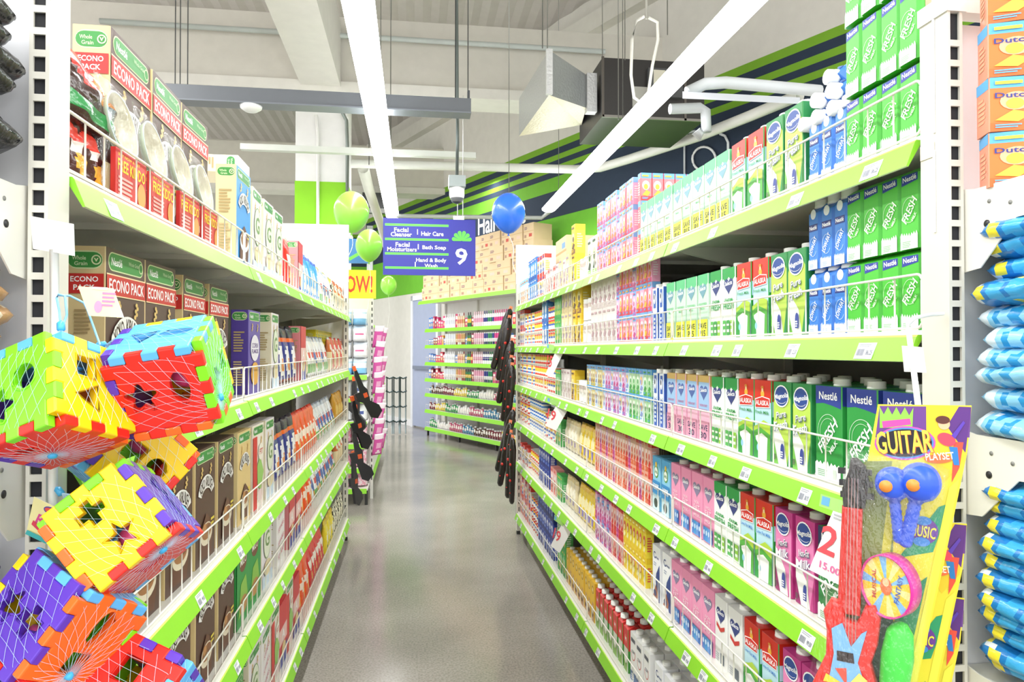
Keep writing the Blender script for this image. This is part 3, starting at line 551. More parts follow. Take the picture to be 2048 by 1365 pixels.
# end frames at the far end of both gondolas: front post, raised framed panel, foot
def endframe(s, xf, xb, y, label, top, posth):
    root = bpy.data.objects.new('shelving_end_frame', None); C.objects.link(root); root.location = (xf, y+.012, 0); root['label'] = label; root['category'] = 'shelving frame'
    a, b = (xf, xb) if s > 0 else (xb, xf)
    mb = MB(); xp = xf+s*.035; mb.box(min(xf, xp)-xf, max(xf, xp)-xf, 0, .045, .03, posth, 'e6e4da', 'paint'); mb.box(min(xf, xp)-xf-.003, max(xf, xp)-xf+.003, -.002, .047, posth, posth+.006, 'f2f0e8', 'paint')
    for k in range(30): mb.box(min(xf, xp)-xf+.012, max(xf, xp)-xf-.012, -.0008, 0, .2+k*.062, .235+k*.062, '6a6a66', 'paint')
    mb.obj('post', root)
    mb = MB(); mb.box(a-xf, b-xf, .048, .06, .16, top, 'f0f0ee', 'paint'); mb.obj('end_panel', root)
    mb = MB()
    for x0, x1, z0, z1 in ((a+.035, b-.035, top-.035, top), (a, a+.035, .16, top), (b-.035, b, .16, top)): mb.box(x0-xf, x1-xf, .04, .066, z0, z1, 'f4f4f0', 'paint')
    mb.obj('panel_frame', root)
    mb = MB().box(min(0, s*.03), max(0, s*.03), .0, .04, 0, .03, '2c2c2c', 'paint'); mb.obj('foot', root)
endframe(1, .885, 1.8, RY0+4*RBW+.006, 'white post and raised panel closing the far end of the right shelving', 2.52, 2.17)
endframe(-1, -.55, -1.45, LY0+4*LBW+.006, 'white post and raised panel closing the far end of the left shelving', 2.66, 2.17)
# near end corner posts with slotted faces
def nearpost(s, x0, x1, y0, y1, label, h, hole):
    root = bpy.data.objects.new('slotted_post', None); C.objects.link(root); root.location = ((x0+x1)/2, y0, 0); root['label'] = label; root['category'] = 'post'
    cx = (x0+x1)/2; mb = MB(); a, b = x0-cx, x1-cx; d = y1-y0; ts = .004; hw = .0085
    # box with real slots: front made of strips left and right of the slots and bridges between them
    mb.box(a, a+ts, ts, d-ts, 0, h, 'd9d7cc', 'paint'); mb.box(b-ts, b, ts, d-ts, 0, h, 'd9d7cc', 'paint'); mb.box(a, b, d-ts, d, 0, h, 'd9d7cc', 'paint')
    mb.box(a, -hw, 0, ts, 0, h, 'd9d7cc', 'paint'); mb.box(hw, b, 0, ts, 0, h, 'd9d7cc', 'paint')
    n = int((h-.06)/.0335)
    for k in range(n+1):
        z = .03+k*.0335; mb.box(-hw, hw, 0, ts, z, z+.0105, 'd9d7cc', 'paint')
    mb.box(a+ts, b-ts, .0065, .008, .001, h-.001, '2b2c30', 'matte')  # dark sheet added inside so the slots look shaded
    mb.obj('post_body', root)
    xs = a if s > 0 else b; mb = MB()
    for z in hole:
        for zz in (z, z-.045):
            q = MB(); M = Matrix.Translation((xs-s*.0008, d*.5, zz)) @ Matrix.Rotation(pi/2, 4, 'Y')
            mb.lathe([(.0055, -.0006), (.0055, .0006)], '26262a', 'paint', 14, M); mb.box(min(xs-s*.0014, xs), max(xs-s*.0014, xs), d*.5-.0018, d*.5+.0018, zz-.018, zz, '26262a', 'paint')
    if hole: pass
    return root
pr = nearpost(1, .879, .907, 1.048, 1.112, 'white slotted corner post at the near end of the right shelving', 2.165, [1.66])
mb = MB(); mb.box(-.017, .02, -.003, .066, 2.165, 2.195, 'e8e7df', 'paint'); mb.box(.02, .6, .0, .03, 2.165, 2.19, 'e8e7df', 'paint'); mb.obj('top_cap', pr)
mb = MB(); mb.box(-.0165, -.0145, .028, .032, 1.97, 2.4, 'f4f4f4', 'paint'); mb.box(-.0165, -.0145, .028, .032, 1.8, 1.94, 'f4f4f4', 'paint'); mb.box(-.0155, -.0145, .03, .063, 1.93, 1.955, 'e9dfcd', 'paint'); mb.obj('sign_holder_strip', pr)
nearpost(-1, -.571, -.543, 1.132, 1.196, 'white slotted corner post at the near end of the left shelving', 2.3, [])
# ------------------------------------------------ end-of-aisle displays (just outside the aisle, facing the camera)
def endcap(s, x0, x1, yb, yf, zs, label, tops=True):
    root = bpy.data.objects.new('endcap_shelving', None); C.objects.link(root); root.location = ((x0+x1)/2, yb, 0); root['label'] = label; root['category'] = 'shelving'
    cx = (x0+x1)/2
    mb = MB().box(x0-cx+.0, x1-cx, .03, .036, .1, 2.16, 'e6e8ec', 'paint'); mb.obj('back_panel', root)
    for z in zs:
        mb = MB().box(x0-cx+.006, x1-cx-.006, yf-yb, .028, z-.025, z, 'e9e8e0', 'paint'); sh = mb.obj('shelf', root)
        xi = x0-cx if s > 0 else x1-cx
        for xx in ((xi, -s*(xi))):
            pass
        mb = MB(); t = .0025*s
        prof = [(.012, z+.012), (.012, z-.13), (-.03, z-.125), (-.1, z-.055), (yf-yb, z-.04), (yf-yb, z+.006), (-.02, z+.006)]
        vs = [(xi, y, zz) for y, zz in prof]+[(xi+t, y, zz) for y, zz in prof]; n = len(prof)
        mb.add(vs, [tuple(range(n)), tuple(range(n, 2*n))[::-1]]+[(i, n+i, n+(i+1) % n, (i+1) % n) for i in range(n)], 'eceae0', 'paint')
        for yy, zz, rr in ((-.045, z-.055, .006), (-.09, z-.03, .0035), (-.05, z-.02, .0035)):
            mb.lathe([(rr, -.0004), (rr, .0004)], '2a2a2c' if rr > .004 else '8a8a86', 'paint', 12, Matrix.Translation((xi-s*.0006, yy, zz)) @ Matrix.Rotation(pi/2, 4, 'Y'))
        mb.obj('side_bracket', sh)
    return root
endcap(1, .911, 1.75, 1.05, .62, [1.858, 1.455, 1.065], 'white end display shelves holding blue bags right of the aisle')
endcap(-1, -1.35, -.576, 1.13, .7, [1.835, 1.45, 1.06], 'white end display shelves behind the toys left of the aisle')


# ------------------------------------------------ goods on the right shelving (px = where the run begins and ends seen from the aisle)
def RR(lv, a, b, keys, **k): row('R', lv, zr(a), zr(b), keys, **k)
# top shelf
RR(1, 1842, 1697, 'smallg', layers=3, gap=.0005); RR(1, 1697, 1617, 'bluecap'); RR(1, 1610, 1532, 'mag', jit=3); RR(1, 1530, 1461, 'alaska')
RR(1, 1459, 1280, 'save15'); RR(1, 1266, 1196, ['kpink', 'kpink', 'kred', 'kpink', 'klil'], layers=3, gap=.001)
for l in range(3):
    for j in range(7):
        inst('kred', (.95+.0495*j, zr(1277), RZ[1]+.001+l*.1156), (0, 0, 0), f'red kids milk pack facing the camera, {ORD[j]} from aisle, {LAY[3][l]} layer, top right shelf', 'red kids milk packs on the top right shelf')
RR(1, 1194, 1174, 'kwg'); RR(1, 1173, 1156, ['canw']); RR(1, 1153, 1140, 'kyb', layers=2); RR(1, 1139, 1118, ['kbei', 'kgry']); RR(1, 1117, 1090, ['kgry', 'kpk'])
RR(1, 1089, 1074, ['kwr'], layers=2); RR(1, 1073, 1057, ['kbw'], layers=2); RR(1, 1056, 1034, ['kwo', 'kwo'])
# second shelf (eye level)
RR(2, 1842, 1697, 'smallg', layers=2, gap=.0005); RR(2, 1696, 1614, 'bluecap', layers=2, gap=.0005); RR(2, 1612, 1541, 'mag'); RR(2, 1539, 1471, 'alaska'); RR(2, 1470, 1420, 'farm')
RR(2, 1418, 1331, 'save15'); RR(2, 1328, 1304, 'cow'); RR(2, 1303, 1233, ['kpink', 'kred', 'kpink', 'kred', 'klil'], layers=3, gap=.001)
RR(2, 1232, 1181, 'kgry', layers=2, gap=.0005); RR(2, 1180, 1163, 'canw', layers=2); RR(2, 1162, 1145, 'kyb', layers=2); RR(2, 1144, 1122, 'kbei', layers=2)
RR(2, 1121, 1109, 'kgs', layers=2); RR(2, 1108, 1095, ['canr'], layers=3); RR(2, 1094, 1083, 'kbw', layers=2); RR(2, 1082, 1067, 'cany', layers=3); RR(2, 1066, 1049, ['canb', 'cany'], layers=3); RR(2, 1048, 1034, ['kwr'], layers=2)
# third shelf
RR(3, 1842, 1626, 'fresh', ranks=3, gap=.004); RR(3, 1622, 1544, 'mag', ranks=3); RR(3, 1542, 1476, 'alaska', ranks=3); RR(3, 1475, 1420, 'farm', ranks=3); RR(3, 1418, 1332, 'save30', ranks=3)
RR(3, 1328, 1304, 'cow', ranks=2); RR(3, 1302, 1250, ['kgrn', 'kgrn', 'kblu' if 0 else 'kblue', 'kgrn'], layers=2, gap=.001); RR(3, 1249, 1205, ['klil', 'kblue', 'klil'], layers=2, gap=.001); RR(3, 1204, 1173, ['kyel', 'kyel', 'kblue'], layers=2, gap=.001)
RR(3, 1171, 1154, 'canw', layers=1); RR(3, 1152, 1140, 'kyb'); RR(3, 1139, 1122, 'kgry'); RR(3, 1121, 1111, 'kgs'); RR(3, 1110, 1093, 'canr', layers=2); RR(3, 1092, 1068, ['cany'], layers=3); RR(3, 1067, 1034, ['canb', 'cany', 'canb'], layers=3)
# fourth shelf
RR(4, 1842, 1630, 'lowfatg', ranks=3, gap=.004); RR(4, 1627, 1545, 'magp', ranks=3); RR(4, 1543, 1478, 'alaskalf', ranks=3); RR(4, 1477, 1428, 'farm', ranks=3); RR(4, 1427, 1341, 'pinknf', ranks=3); RR(4, 1340, 1302, 'arla', ranks=2)
RR(4, 1301, 1240, ['krs', 'korg', 'korg', 'kmag'], layers=2, gap=.001); RR(4, 1239, 1190, ['korg', 'korg', 'kmag'], layers=2, gap=.001)
RR(4, 1186, 1152, 'powbag', gap=-.05, lean=-.05); RR(4, 1151, 1124, 'powbei', gap=-.05, lean=-.05); RR(4, 1122, 1112, 'kgs'); RR(4, 1111, 1085, ['canr', 'canb'], layers=2); RR(4, 1084, 1058, ['canb'], layers=3); RR(4, 1057, 1034, ['canr', 'cany'], layers=3)
# fifth shelf
RR(5, 1842, 1640, 'magp', ranks=2); RR(5, 1638, 1560, 'magp', ranks=3); RR(5, 1556, 1484, 'alaskalf', ranks=3); RR(5, 1483, 1425, 'selw', ranks=3); RR(5, 1424, 1342, 'pinknf', ranks=3); RR(5, 1341, 1302, 'cowhead', ranks=3)
RR(5, 1290, 1246, 'kys', layers=2, gap=.001); RR(5, 1245, 1222, ['krs', 'krs', 'kmag'], layers=2, gap=.001); RR(5, 1221, 1190, ['kmag', 'klil'], layers=2, gap=.001)
RR(5, 1186, 1150, 'powbag', gap=-.05, lean=-.05); RR(5, 1149, 1126, 'powbei', gap=-.05, lean=-.05); RR(5, 1124, 1114, 'kgs'); RR(5, 1113, 1100, 'kpk'); RR(5, 1099, 1078, 'knavy', layers=2); RR(5, 1077, 1060, ['cany'], layers=2); RR(5, 1059, 1034, ['canr', 'kwr'], layers=1)
# bottom shelf
RR(6, 1500, 1345, ['cowhead'], ranks=3); RR(6, 1344, 1306, ['cowhead'], ranks=3, gap=.01); RR(6, 1297, 1258, 'redring', ranks=3); RR(6, 1254, 1190, 'redgreen', ranks=3, gap=.012); RR(6, 1188, 1132, 'yelring', ranks=3, gap=.004)
RR(6, 1130, 1114, 'kgs', layers=2, gap=.004); RR(6, 1106, 1076, 'knavy', layers=3); RR(6, 1075, 1062, 'canr', layers=3); RR(6, 1061, 1034, ['kwr', 'kpk'], layers=2)
# capped blue cartons lying on top of the standing ones, caps toward the aisle
for j, (dzz, zz, xx) in enumerate([(0, 0, 0), (0, 1, 0), (0, 2, 0), (1, .5, .012), (1, 1.5, .012), (2, 1, .03)]):
    z = zr(1690)+.03+zz*.06; h = K['bluecap']['h']
    o = inst('bluecap', (.925+xx+.019, z, 1.985+.1725+dzz*.047+.0225), (pi/2, 0, -pi/2+pi+R(random.uniform(-4, 4))), f"blue carton lying on its side, {ORD[j]} in pile, top right shelf", 'blue cartons lying on the top right shelf')
    o.rotation_euler = (R(-90), 0, R(90+random.uniform(-4, 4))); o.location = (.925+xx+h, z, 1.985+.1725+dzz*.047)
# goods on the left shelving
def LL(lv, a, b, keys, x=-.575, **k): row('L', lv, zr(a, x), zr(b, x), keys, x=x, **k)
LL(1, 219, 412, 'econot', x=-.636, gap=.002); LL(1, 418, 440, 'koko', x=-.63); LL(1, 472, 498, 'blue', jit=1); LL(1, 500, 566, ['gold', 'gold', 'gold'], x=-.585); LL(1, 574, 590, 'bgred'); LL(1, 591, 608, 'redbox', x=-.6); LL(1, 612, 645, 'bgsky', gap=-.02, lean=-.1); LL(1, 646, 668, ['bgwht', 'bgblu'], gap=-.03, lean=-.1); LL(1, 669, 694, ['bgcow', 'bgtan'], gap=-.02)
LL(1, 632, 664, 'ydrink', x=-.69, layers=4, tag_='back')
LL(1, 222, 440, 'promo', x=-.562, gap=.002, jit=1)
LL(2, 209, 353, 'econo', x=-.6, gap=.001, jit=.5); LL(2, 360, 460, 'econo', x=-.62, gap=.01); LL(2, 474, 496, 'kokob'); LL(2, 497, 521, 'purple'); LL(2, 540, 562, 'gold'); LL(2, 563, 600, 'bgnavy', gap=-.02, lean=-.06); LL(2, 601, 612, 'redbox'); LL(2, 612, 626, 'bgtan', lean=-.1); LL(2, 627, 662, ['bgwht', 'bgwht', 'bgblu'], gap=-.04, lean=-.2); LL(2, 664, 694, ['bgtan', 'bgred'], gap=-.02)
LL(2, 632, 664, 'ydrink', x=-.69, layers=4, tag_='back')
LL(3, 150, 472, 'koko', gap=.004); LL(3, 474, 507, 'kokob'); LL(3, 508, 528, 'redw'); LL(3, 529, 552, 'gold'); LL(3, 555, 600, 'bgnavy', gap=-.03, lean=-.05); LL(3, 601, 640, 'bgorg', gap=-.03, lean=-.12); LL(3, 641, 676, ['bgwht', 'bgblu'], gap=-.07, lean=-.25); LL(3, 677, 694, 'bggold')
LL(4, 150, 474, 'koko', gap=.004); LL(4, 475, 522, 'green'); LL(4, 523, 548, 'gold'); LL(4, 549, 576, 'white', gap=.003); LL(4, 577, 604, ['redbox']); LL(4, 605, 632, 'bgorg', gap=-.02, lean=-.08); LL(4, 633, 676, ['bgblu', 'bgwht', 'bgblu'], gap=-.06, lean=-.2); LL(4, 677, 694, 'bgtan')
LL(5, 150, 450, 'koko', gap=.004); LL(5, 451, 500, 'green'); LL(5, 501, 545, ['gold', 'white']); LL(5, 546, 600, ['redw', 'redbox']); LL(5, 601, 626, 'bgorg', gap=-.02, lean=-.08); LL(5, 627, 655, 'bgred', gap=-.05, lean=-.12); LL(5, 656, 672, 'bgyel', gap=-.03); LL(5, 673, 694, 'bgcow')
cz = zones('3a1f18', ('b', .12, .34, '2f8a48'), ('E', .35, .72, .22, .2, 'd8352c'), ('E', .62, .6, .2, .16, 'e08a2c'), ('E', .3, .8, .12, .1, 'f4e4d4'), ('E', .75, .35, .1, .2, '6a7c84'), ('b', 0, .08, '1c100c'))
O('choco_bag', bagmb(.3, .16, .075, cz, 26, 16, 5, .3).mesh('bag'), None, 'dark chocolate cereal bag slumped across the others by the corner post, top left shelf', 'cereal bag', None, None, (-.568, zr(205, -.58), 2.0), (R(-8), R(4), pi/2+R(3)))
for j, px in enumerate((165, 200)):
    O('choco_bag', bagmb(.11, .14, .05, zones('4a2420', ('E', .4, .7, .3, .14, 'd83a2c'), ('E', .6, .3, .3, .14, 'e8a83c'), ('E', .4, .5, .22, .06, 'f0e4e0')), 12, 14, 3+j, .3).mesh('bag'), None, ['small chocolate cereal bag behind the fence, nearest the corner post, top left shelf', 'small chocolate cereal bag behind the fence, beside the first red card, top left shelf'][j], 'cereal bag', None, None, (-.578, zr(px, -.58), 1.889), (R(-4), 0, pi/2))
q = O('cereal_box', K['gold']['parts'][0][1], None, 'cereal box lying flat on top of the blue and white boxes, top left shelf', 'cereal box')
q.matrix_world = Matrix(((0, 0, 1, -.6-.31), (-1, 0, 0, zr(486, -.6)), (0, -1, 0, LZ[1]+.322+.06), (0, 0, 0, 1)))
# ------------------------------------------------ room shell
def fmat():
    m = bpy.data.materials.new('floor_concrete'); m.use_nodes = True; nt = m.node_tree; b = nt.nodes['Principled BSDF']; L = nt.links.new
    tc = nt.nodes.new('ShaderNodeTexCoord'); n1 = nt.nodes.new('ShaderNodeTexNoise'); n1.inputs['Scale'].default_value = 1.1; n1.inputs['Detail'].default_value = 8; n1.inputs['Roughness'].default_value = .5
    n2 = nt.nodes.new('ShaderNodeTexNoise'); n2.inputs['Scale'].default_value = 90; n2.inputs['Detail'].default_value = 4
    L(tc.outputs['Object'], n1.inputs['Vector']); L(tc.outputs['Object'], n2.inputs['Vector'])
    cr = nt.nodes.new('ShaderNodeValToRGB'); cr.color_ramp.elements[0].position = .3; cr.color_ramp.elements[0].color = hx('928d85'); cr.color_ramp.elements[1].position = .72; cr.color_ramp.elements[1].color = hx('b4aea5')
    c2 = nt.nodes.new('ShaderNodeValToRGB'); c2.color_ramp.elements[0].position = .35; c2.color_ramp.elements[0].color = hx('d6d6d6'); c2.color_ramp.elements[1].position = .6; c2.color_ramp.elements[1].color = hx('ffffff')
    mx = nt.nodes.new('ShaderNodeMix'); mx.data_type = 'RGBA'; mx.blend_type = 'MULTIPLY'; mx.inputs[0].default_value = 1
    L(n1.outputs['Fac'], cr.inputs[0]); L(n2.outputs['Fac'], c2.inputs[0]); L(cr.outputs[0], mx.inputs[6]); L(c2.outputs[0], mx.inputs[7]); L(mx.outputs[2], b.inputs['Base Color'])
    mr = nt.nodes.new('ShaderNodeMapRange'); mr.inputs[3].default_value = .1; mr.inputs[4].default_value = .22; L(n1.outputs['Fac'], mr.inputs[0]); L(mr.outputs[0], b.inputs['Roughness'])
    bp = nt.nodes.new('ShaderNodeBump'); bp.inputs['Strength'].default_value = .04; bp.inputs['Distance'].default_value = .02; L(n1.outputs['Fac'], bp.inputs['Height']); L(bp.outputs[0], b.inputs['Normal']); MT['floor'] = m
fmat()
def ST(mb, name, **k): return mb.obj(name, kind='structure', **k)
ST(MB().box(-9, 9, -5, 26, -.1, 0, 'ffffff', 'floor'), 'floor')
DW = Vector((-.43, .903, 0)).normalized(); NW = Vector((DW.y, -DW.x, 0)); W0 = Vector((.66, 13.4, 0))       # the slanting wall behind the aisle
def WL(t, n, z): return W0+DW*t-NW*n+Vector((0, 0, z))       # t along the wall (away), n out toward the camera
def wbox(mb, t0, t1, n0, n1, z0, z1, col, m='paint'):
    vs = [WL(t, n, z) for t in (t0, t1) for n in (n0, n1) for z in (z0, z1)]
    return mb.add(vs, [(0, 1, 3, 2), (4, 6, 7, 5), (0, 4, 5, 1), (2, 3, 7, 6), (0, 2, 6, 4), (1, 5, 7, 3)], col, m)
mb = MB(); wbox(mb, -14, 4.2, -.12, 0, 0, 6.6, 'dcdad2', 'matte')
G, N_ = '78ac2a', '26354a'
for i, (a, b, c) in enumerate([(4.64, 4.74, G), (4.54, 4.64, N_), (4.46, 4.54, G), (4.38, 4.46, N_), (4.3, 4.38, G), (4.21, 4.3, N_), (4.0, 4.21, '6cae2c'), (3.6, 4.0, N_), (2.78, 3.6, '6cb82e')]): wbox(mb, -14, 4.2, -.01, .004+.0002*i, a, b, c, 'matte')
def twp(px):
    d = ray(px, 700); t = (W0-E0).dot(NW)/d.dot(NW); return ((E0+d*t)-W0).dot(DW)
pz = [(twp(700), 3.6), (twp(700), 3.86), (twp(1047), 3.93), (twp(1113), 3.98), (twp(1240), 4.3), (-13, 4.3), (-13, 3.6)]
mb.add([WL(t, .009, z) for t, z in pz], [tuple(range(7))], N_, 'matte')
ST(mb, 'wall_back')
ta, tb = twp(957), twp(1053); mb = MB(); F = Face(mb, WL((ta+tb)/2, .012, 3.63), -DW, (0, 0, 1), ta-tb, .33, 'matte'); F.txt('Hair Care', .5, .5, 1, 1, 'e8e6e0'); mb.obj('wall_lettering', None, 'pale Hair Care lettering on the dark blue band of the rear wall', 'sign')
mb = MB(); wbox(mb, -14, 4.2, 0, .16, 6.0, 6.25, 'd6d4cb', 'matte'); ST(mb, 'beam_back')
# far wall with door, closing the aisle
mb = MB(); yb = 17.2
def fb(x0, x1, z0, z1, col, y=None, d=.08, m='matte'): mb.box(x0, x1, (y or yb), (y or yb)+d, z0, z1, col, m)
fb(-9, 3, 0, 2.75, 'eef0f2'); fb(-9, 3, 2.75, 3.6, '6cae2c')
fb(-9, 3, 3.6, 4.0, N_); fb(-9, 3, 4.0, 4.21, '6cae2c'); fb(-9, 3, 4.21, 4.3, N_); fb(-9, 3, 4.3, 4.38, G); fb(-9, 3, 4.38, 6.6, 'd4d2c8')
ST(mb, 'wall_far')
def tw(px):
    d = ray(px, 700); t = (W0-E0).dot(NW)/d.dot(NW); return ((E0+d*t)-W0).dot(DW)
t1 = tw(831); t0 = t1-1.05
mb = MB(); wbox(mb, t0, t1, .012, .05, .03, 2.62, 'a3adc8'); dr = ST(mb, 'door_1')
mb = MB(); wbox(mb, t0+.1, t1-.06, .05, .1, 1.2, 1.27, '8e97ab', 'metal'); mb.obj('door_handle', dr)
mb = MB(); wbox(mb, t1, t1+.09, .006, .07, 0, 2.72, 'e4e7ee'); wbox(mb, t0-.09, t0, .006, .07, 0, 2.72, 'e4e7ee'); wbox(mb, t0-.09, t1+.09, .006, .07, 2.62, 2.72, 'e4e7ee'); mb.obj('door_frame', dr)
mb = MB(); wbox(mb, t1+.1, 4.1, .004, .03, 0, .13, 'f2f2f4'); ST(mb, 'baseboard_back')
mb = MB(); mb.box(-.98, -.86, 14.9, 15.1, 0, 4.2, 'd8dade', 'matte'); ST(mb, 'pillar_far')
# roof: corrugated metal with white concrete girders below
mb = MB(); n = 150; vs = []; 
for i in range(n+1): x = -9+18*i/n; vs += [(x, -5, 6.55+(.016 if i % 2 else 0)), (x, 26, 6.55+(.016 if i % 2 else 0))]
mb.add(vs, [(2*i, 2*i+2, 2*i+3, 2*i+1) for i in range(n)], 'c6c1bd', 'matte'); ST(mb, 'ceiling')
for i, y in enumerate((8.35, 13.6)):
    mb = MB(); mb.box(-9, 9 if i == 0 else 1.2, y, y+.35, 4.66, 5.5, 'd9d6cc', 'matte'); mb.box(-9, 9 if i == 0 else 1.2, y-.06, y+.41, 4.6, 4.72, 'e6e4dc', 'matte'); ST(mb, 'beam_cross')
mb = MB(); mb.box(-1.3, -.85, -5, 8.3, 4.66, 5.4, 'dddbd3', 'matte'); ST(mb, 'beam_long')
for y in (5.2, 10.8, 11.7, 12.6):
    ST(MB().box(-9, 3.0, y, y+.12, 6.1, 6.5, 'cfcdc4', 'matte'), 'beam_roof')
# column with green band
mb = MB(); mb.box(-1.38, -.79, 8.45, 9.05, 0, 4.66, 'ececea', 'matte'); mb.box(-1.386, -.784, 8.444, 9.056, 3.03, 3.58, '8ed42e', 'matte'); mb.box(-1.4, -.77, 8.43, 9.07, 2.96, 3.03, 'f4f4f0', 'matte'); ST(mb, 'column')
mb = MB(); mb.tube([(-1.12, 8.43, 2.6), (-1.12, 8.43, 4.1), (-1.14, 8.4, 4.35)], .02, 'e8e8e4', 'paint'); mb.obj('conduit_pipe', None, 'thin white pipe running down the middle of the green column', 'pipe')
mb = MB(); mb.tube([(-.78, 8.4, 2.6), (-.78, 8.4, 4.0), (-.79, 8.4, 4.3), (-.9, 8.4, 4.5)], .022, '8a938e', 'metal'); mb.obj('conduit_pipe', None, 'grey conduit curving up the right edge of the green column', 'pipe')
# ------------------------------------------------ light rows
def lights(x, z, y0, y1, seg, label):
    n = int((y1-y0)/seg)
    for i in range(n):
        a = y1-(i+1)*seg; root = bpy.data.objects.new('strip_light', None); C.objects.link(root); root.location = (x, a, z)
        if a+seg > 2: root['label'] = label.format(ORD[i])
        else: root['label'] = label.format(ORD[i])
        root['category'] = 'light'; root['group'] = 'strip lights in the '+('left' if x < 0 else 'right')+' row'
        mb = MB(); mb.box(-.055, .055, 0, seg, .03, .075, 'e6e8ea', 'paint'); mb.box(-.06, .06, 0, .012, 0, .06, 'dfe2e6', 'paint'); mb.obj('housing', root)
        mb = MB(); pts = [(-.092, .034), (-.088, .006), (-.05, -.016), (0, -.022), (.05, -.016), (.088, .006), (.092, .034)]
        m = len(pts); vs = [(px, .012, pz) for px, pz in pts]+[(px, seg-.004, pz) for px, pz in pts]; mb.add(vs, [(j, j+1, m+j+1, m+j) for j in range(m-1)]+[tuple(range(m))[::-1], tuple(range(m, 2*m))], 'ffffff', 'light', None, True); mb.obj('diffuser', root)
        if i % 2 == 0:
            mb = MB(); mb.tube([(0, seg*.5, .07), (0, seg*.5, 6.5-z)], .004, '9a9c98', 'metal', 5); mb.obj('hanger_rod', root)
    ld = bpy.data.lights.new('strip_glow', 'AREA'); ld.shape = 'RECTANGLE'; ld.size = .14; ld.size_y = y1-y0; ld.energy = ROWP*(y1-y0)/2; ld.color = (.98, 1, 1)
    lo = bpy.data.objects.new('strip_glow', ld); C.objects.link(lo); lo.location = (x, (y0+y1)/2, z-.03)
lights(-.31, EYE+1.9, -4.4, 10.2, 1.46, 'white strip light hanging over the aisle, {} from the far end')
lights(1.82, EYE+1.9, -4.4, 9.4, 1.38, 'white strip light above the right shelving, {} from the far end')
for nm, x, ya, yb_, pw in (('left', -2.7, -4, 15, 2), ('right', 4.2, -4.5, 4.5, 1)):
    ld = bpy.data.lights.new('added_side_fill', 'AREA'); ld.shape = 'RECTANGLE'; ld.size = .14; ld.size_y = yb_-ya; ld.energy = ROWP*(yb_-ya)*.5*pw; lo = bpy.data.objects.new('added_side_fill', ld); C.objects.link(lo); lo.location = (x, (ya+yb_)/2, 4.3)  # unseen fill lamps added over the neighbouring aisles to brighten the store
ld = bpy.data.lights.new('added_rear_fill', 'AREA'); ld.shape = 'RECTANGLE'; ld.size = 7; ld.size_y = .2; ld.energy = ROWP*7; lo = bpy.data.objects.new('added_rear_fill', ld); C.objects.link(lo); lo.location = (-2.2, 11.8, 4.5)  # unseen lamp without a fixture, added to brighten the rear area
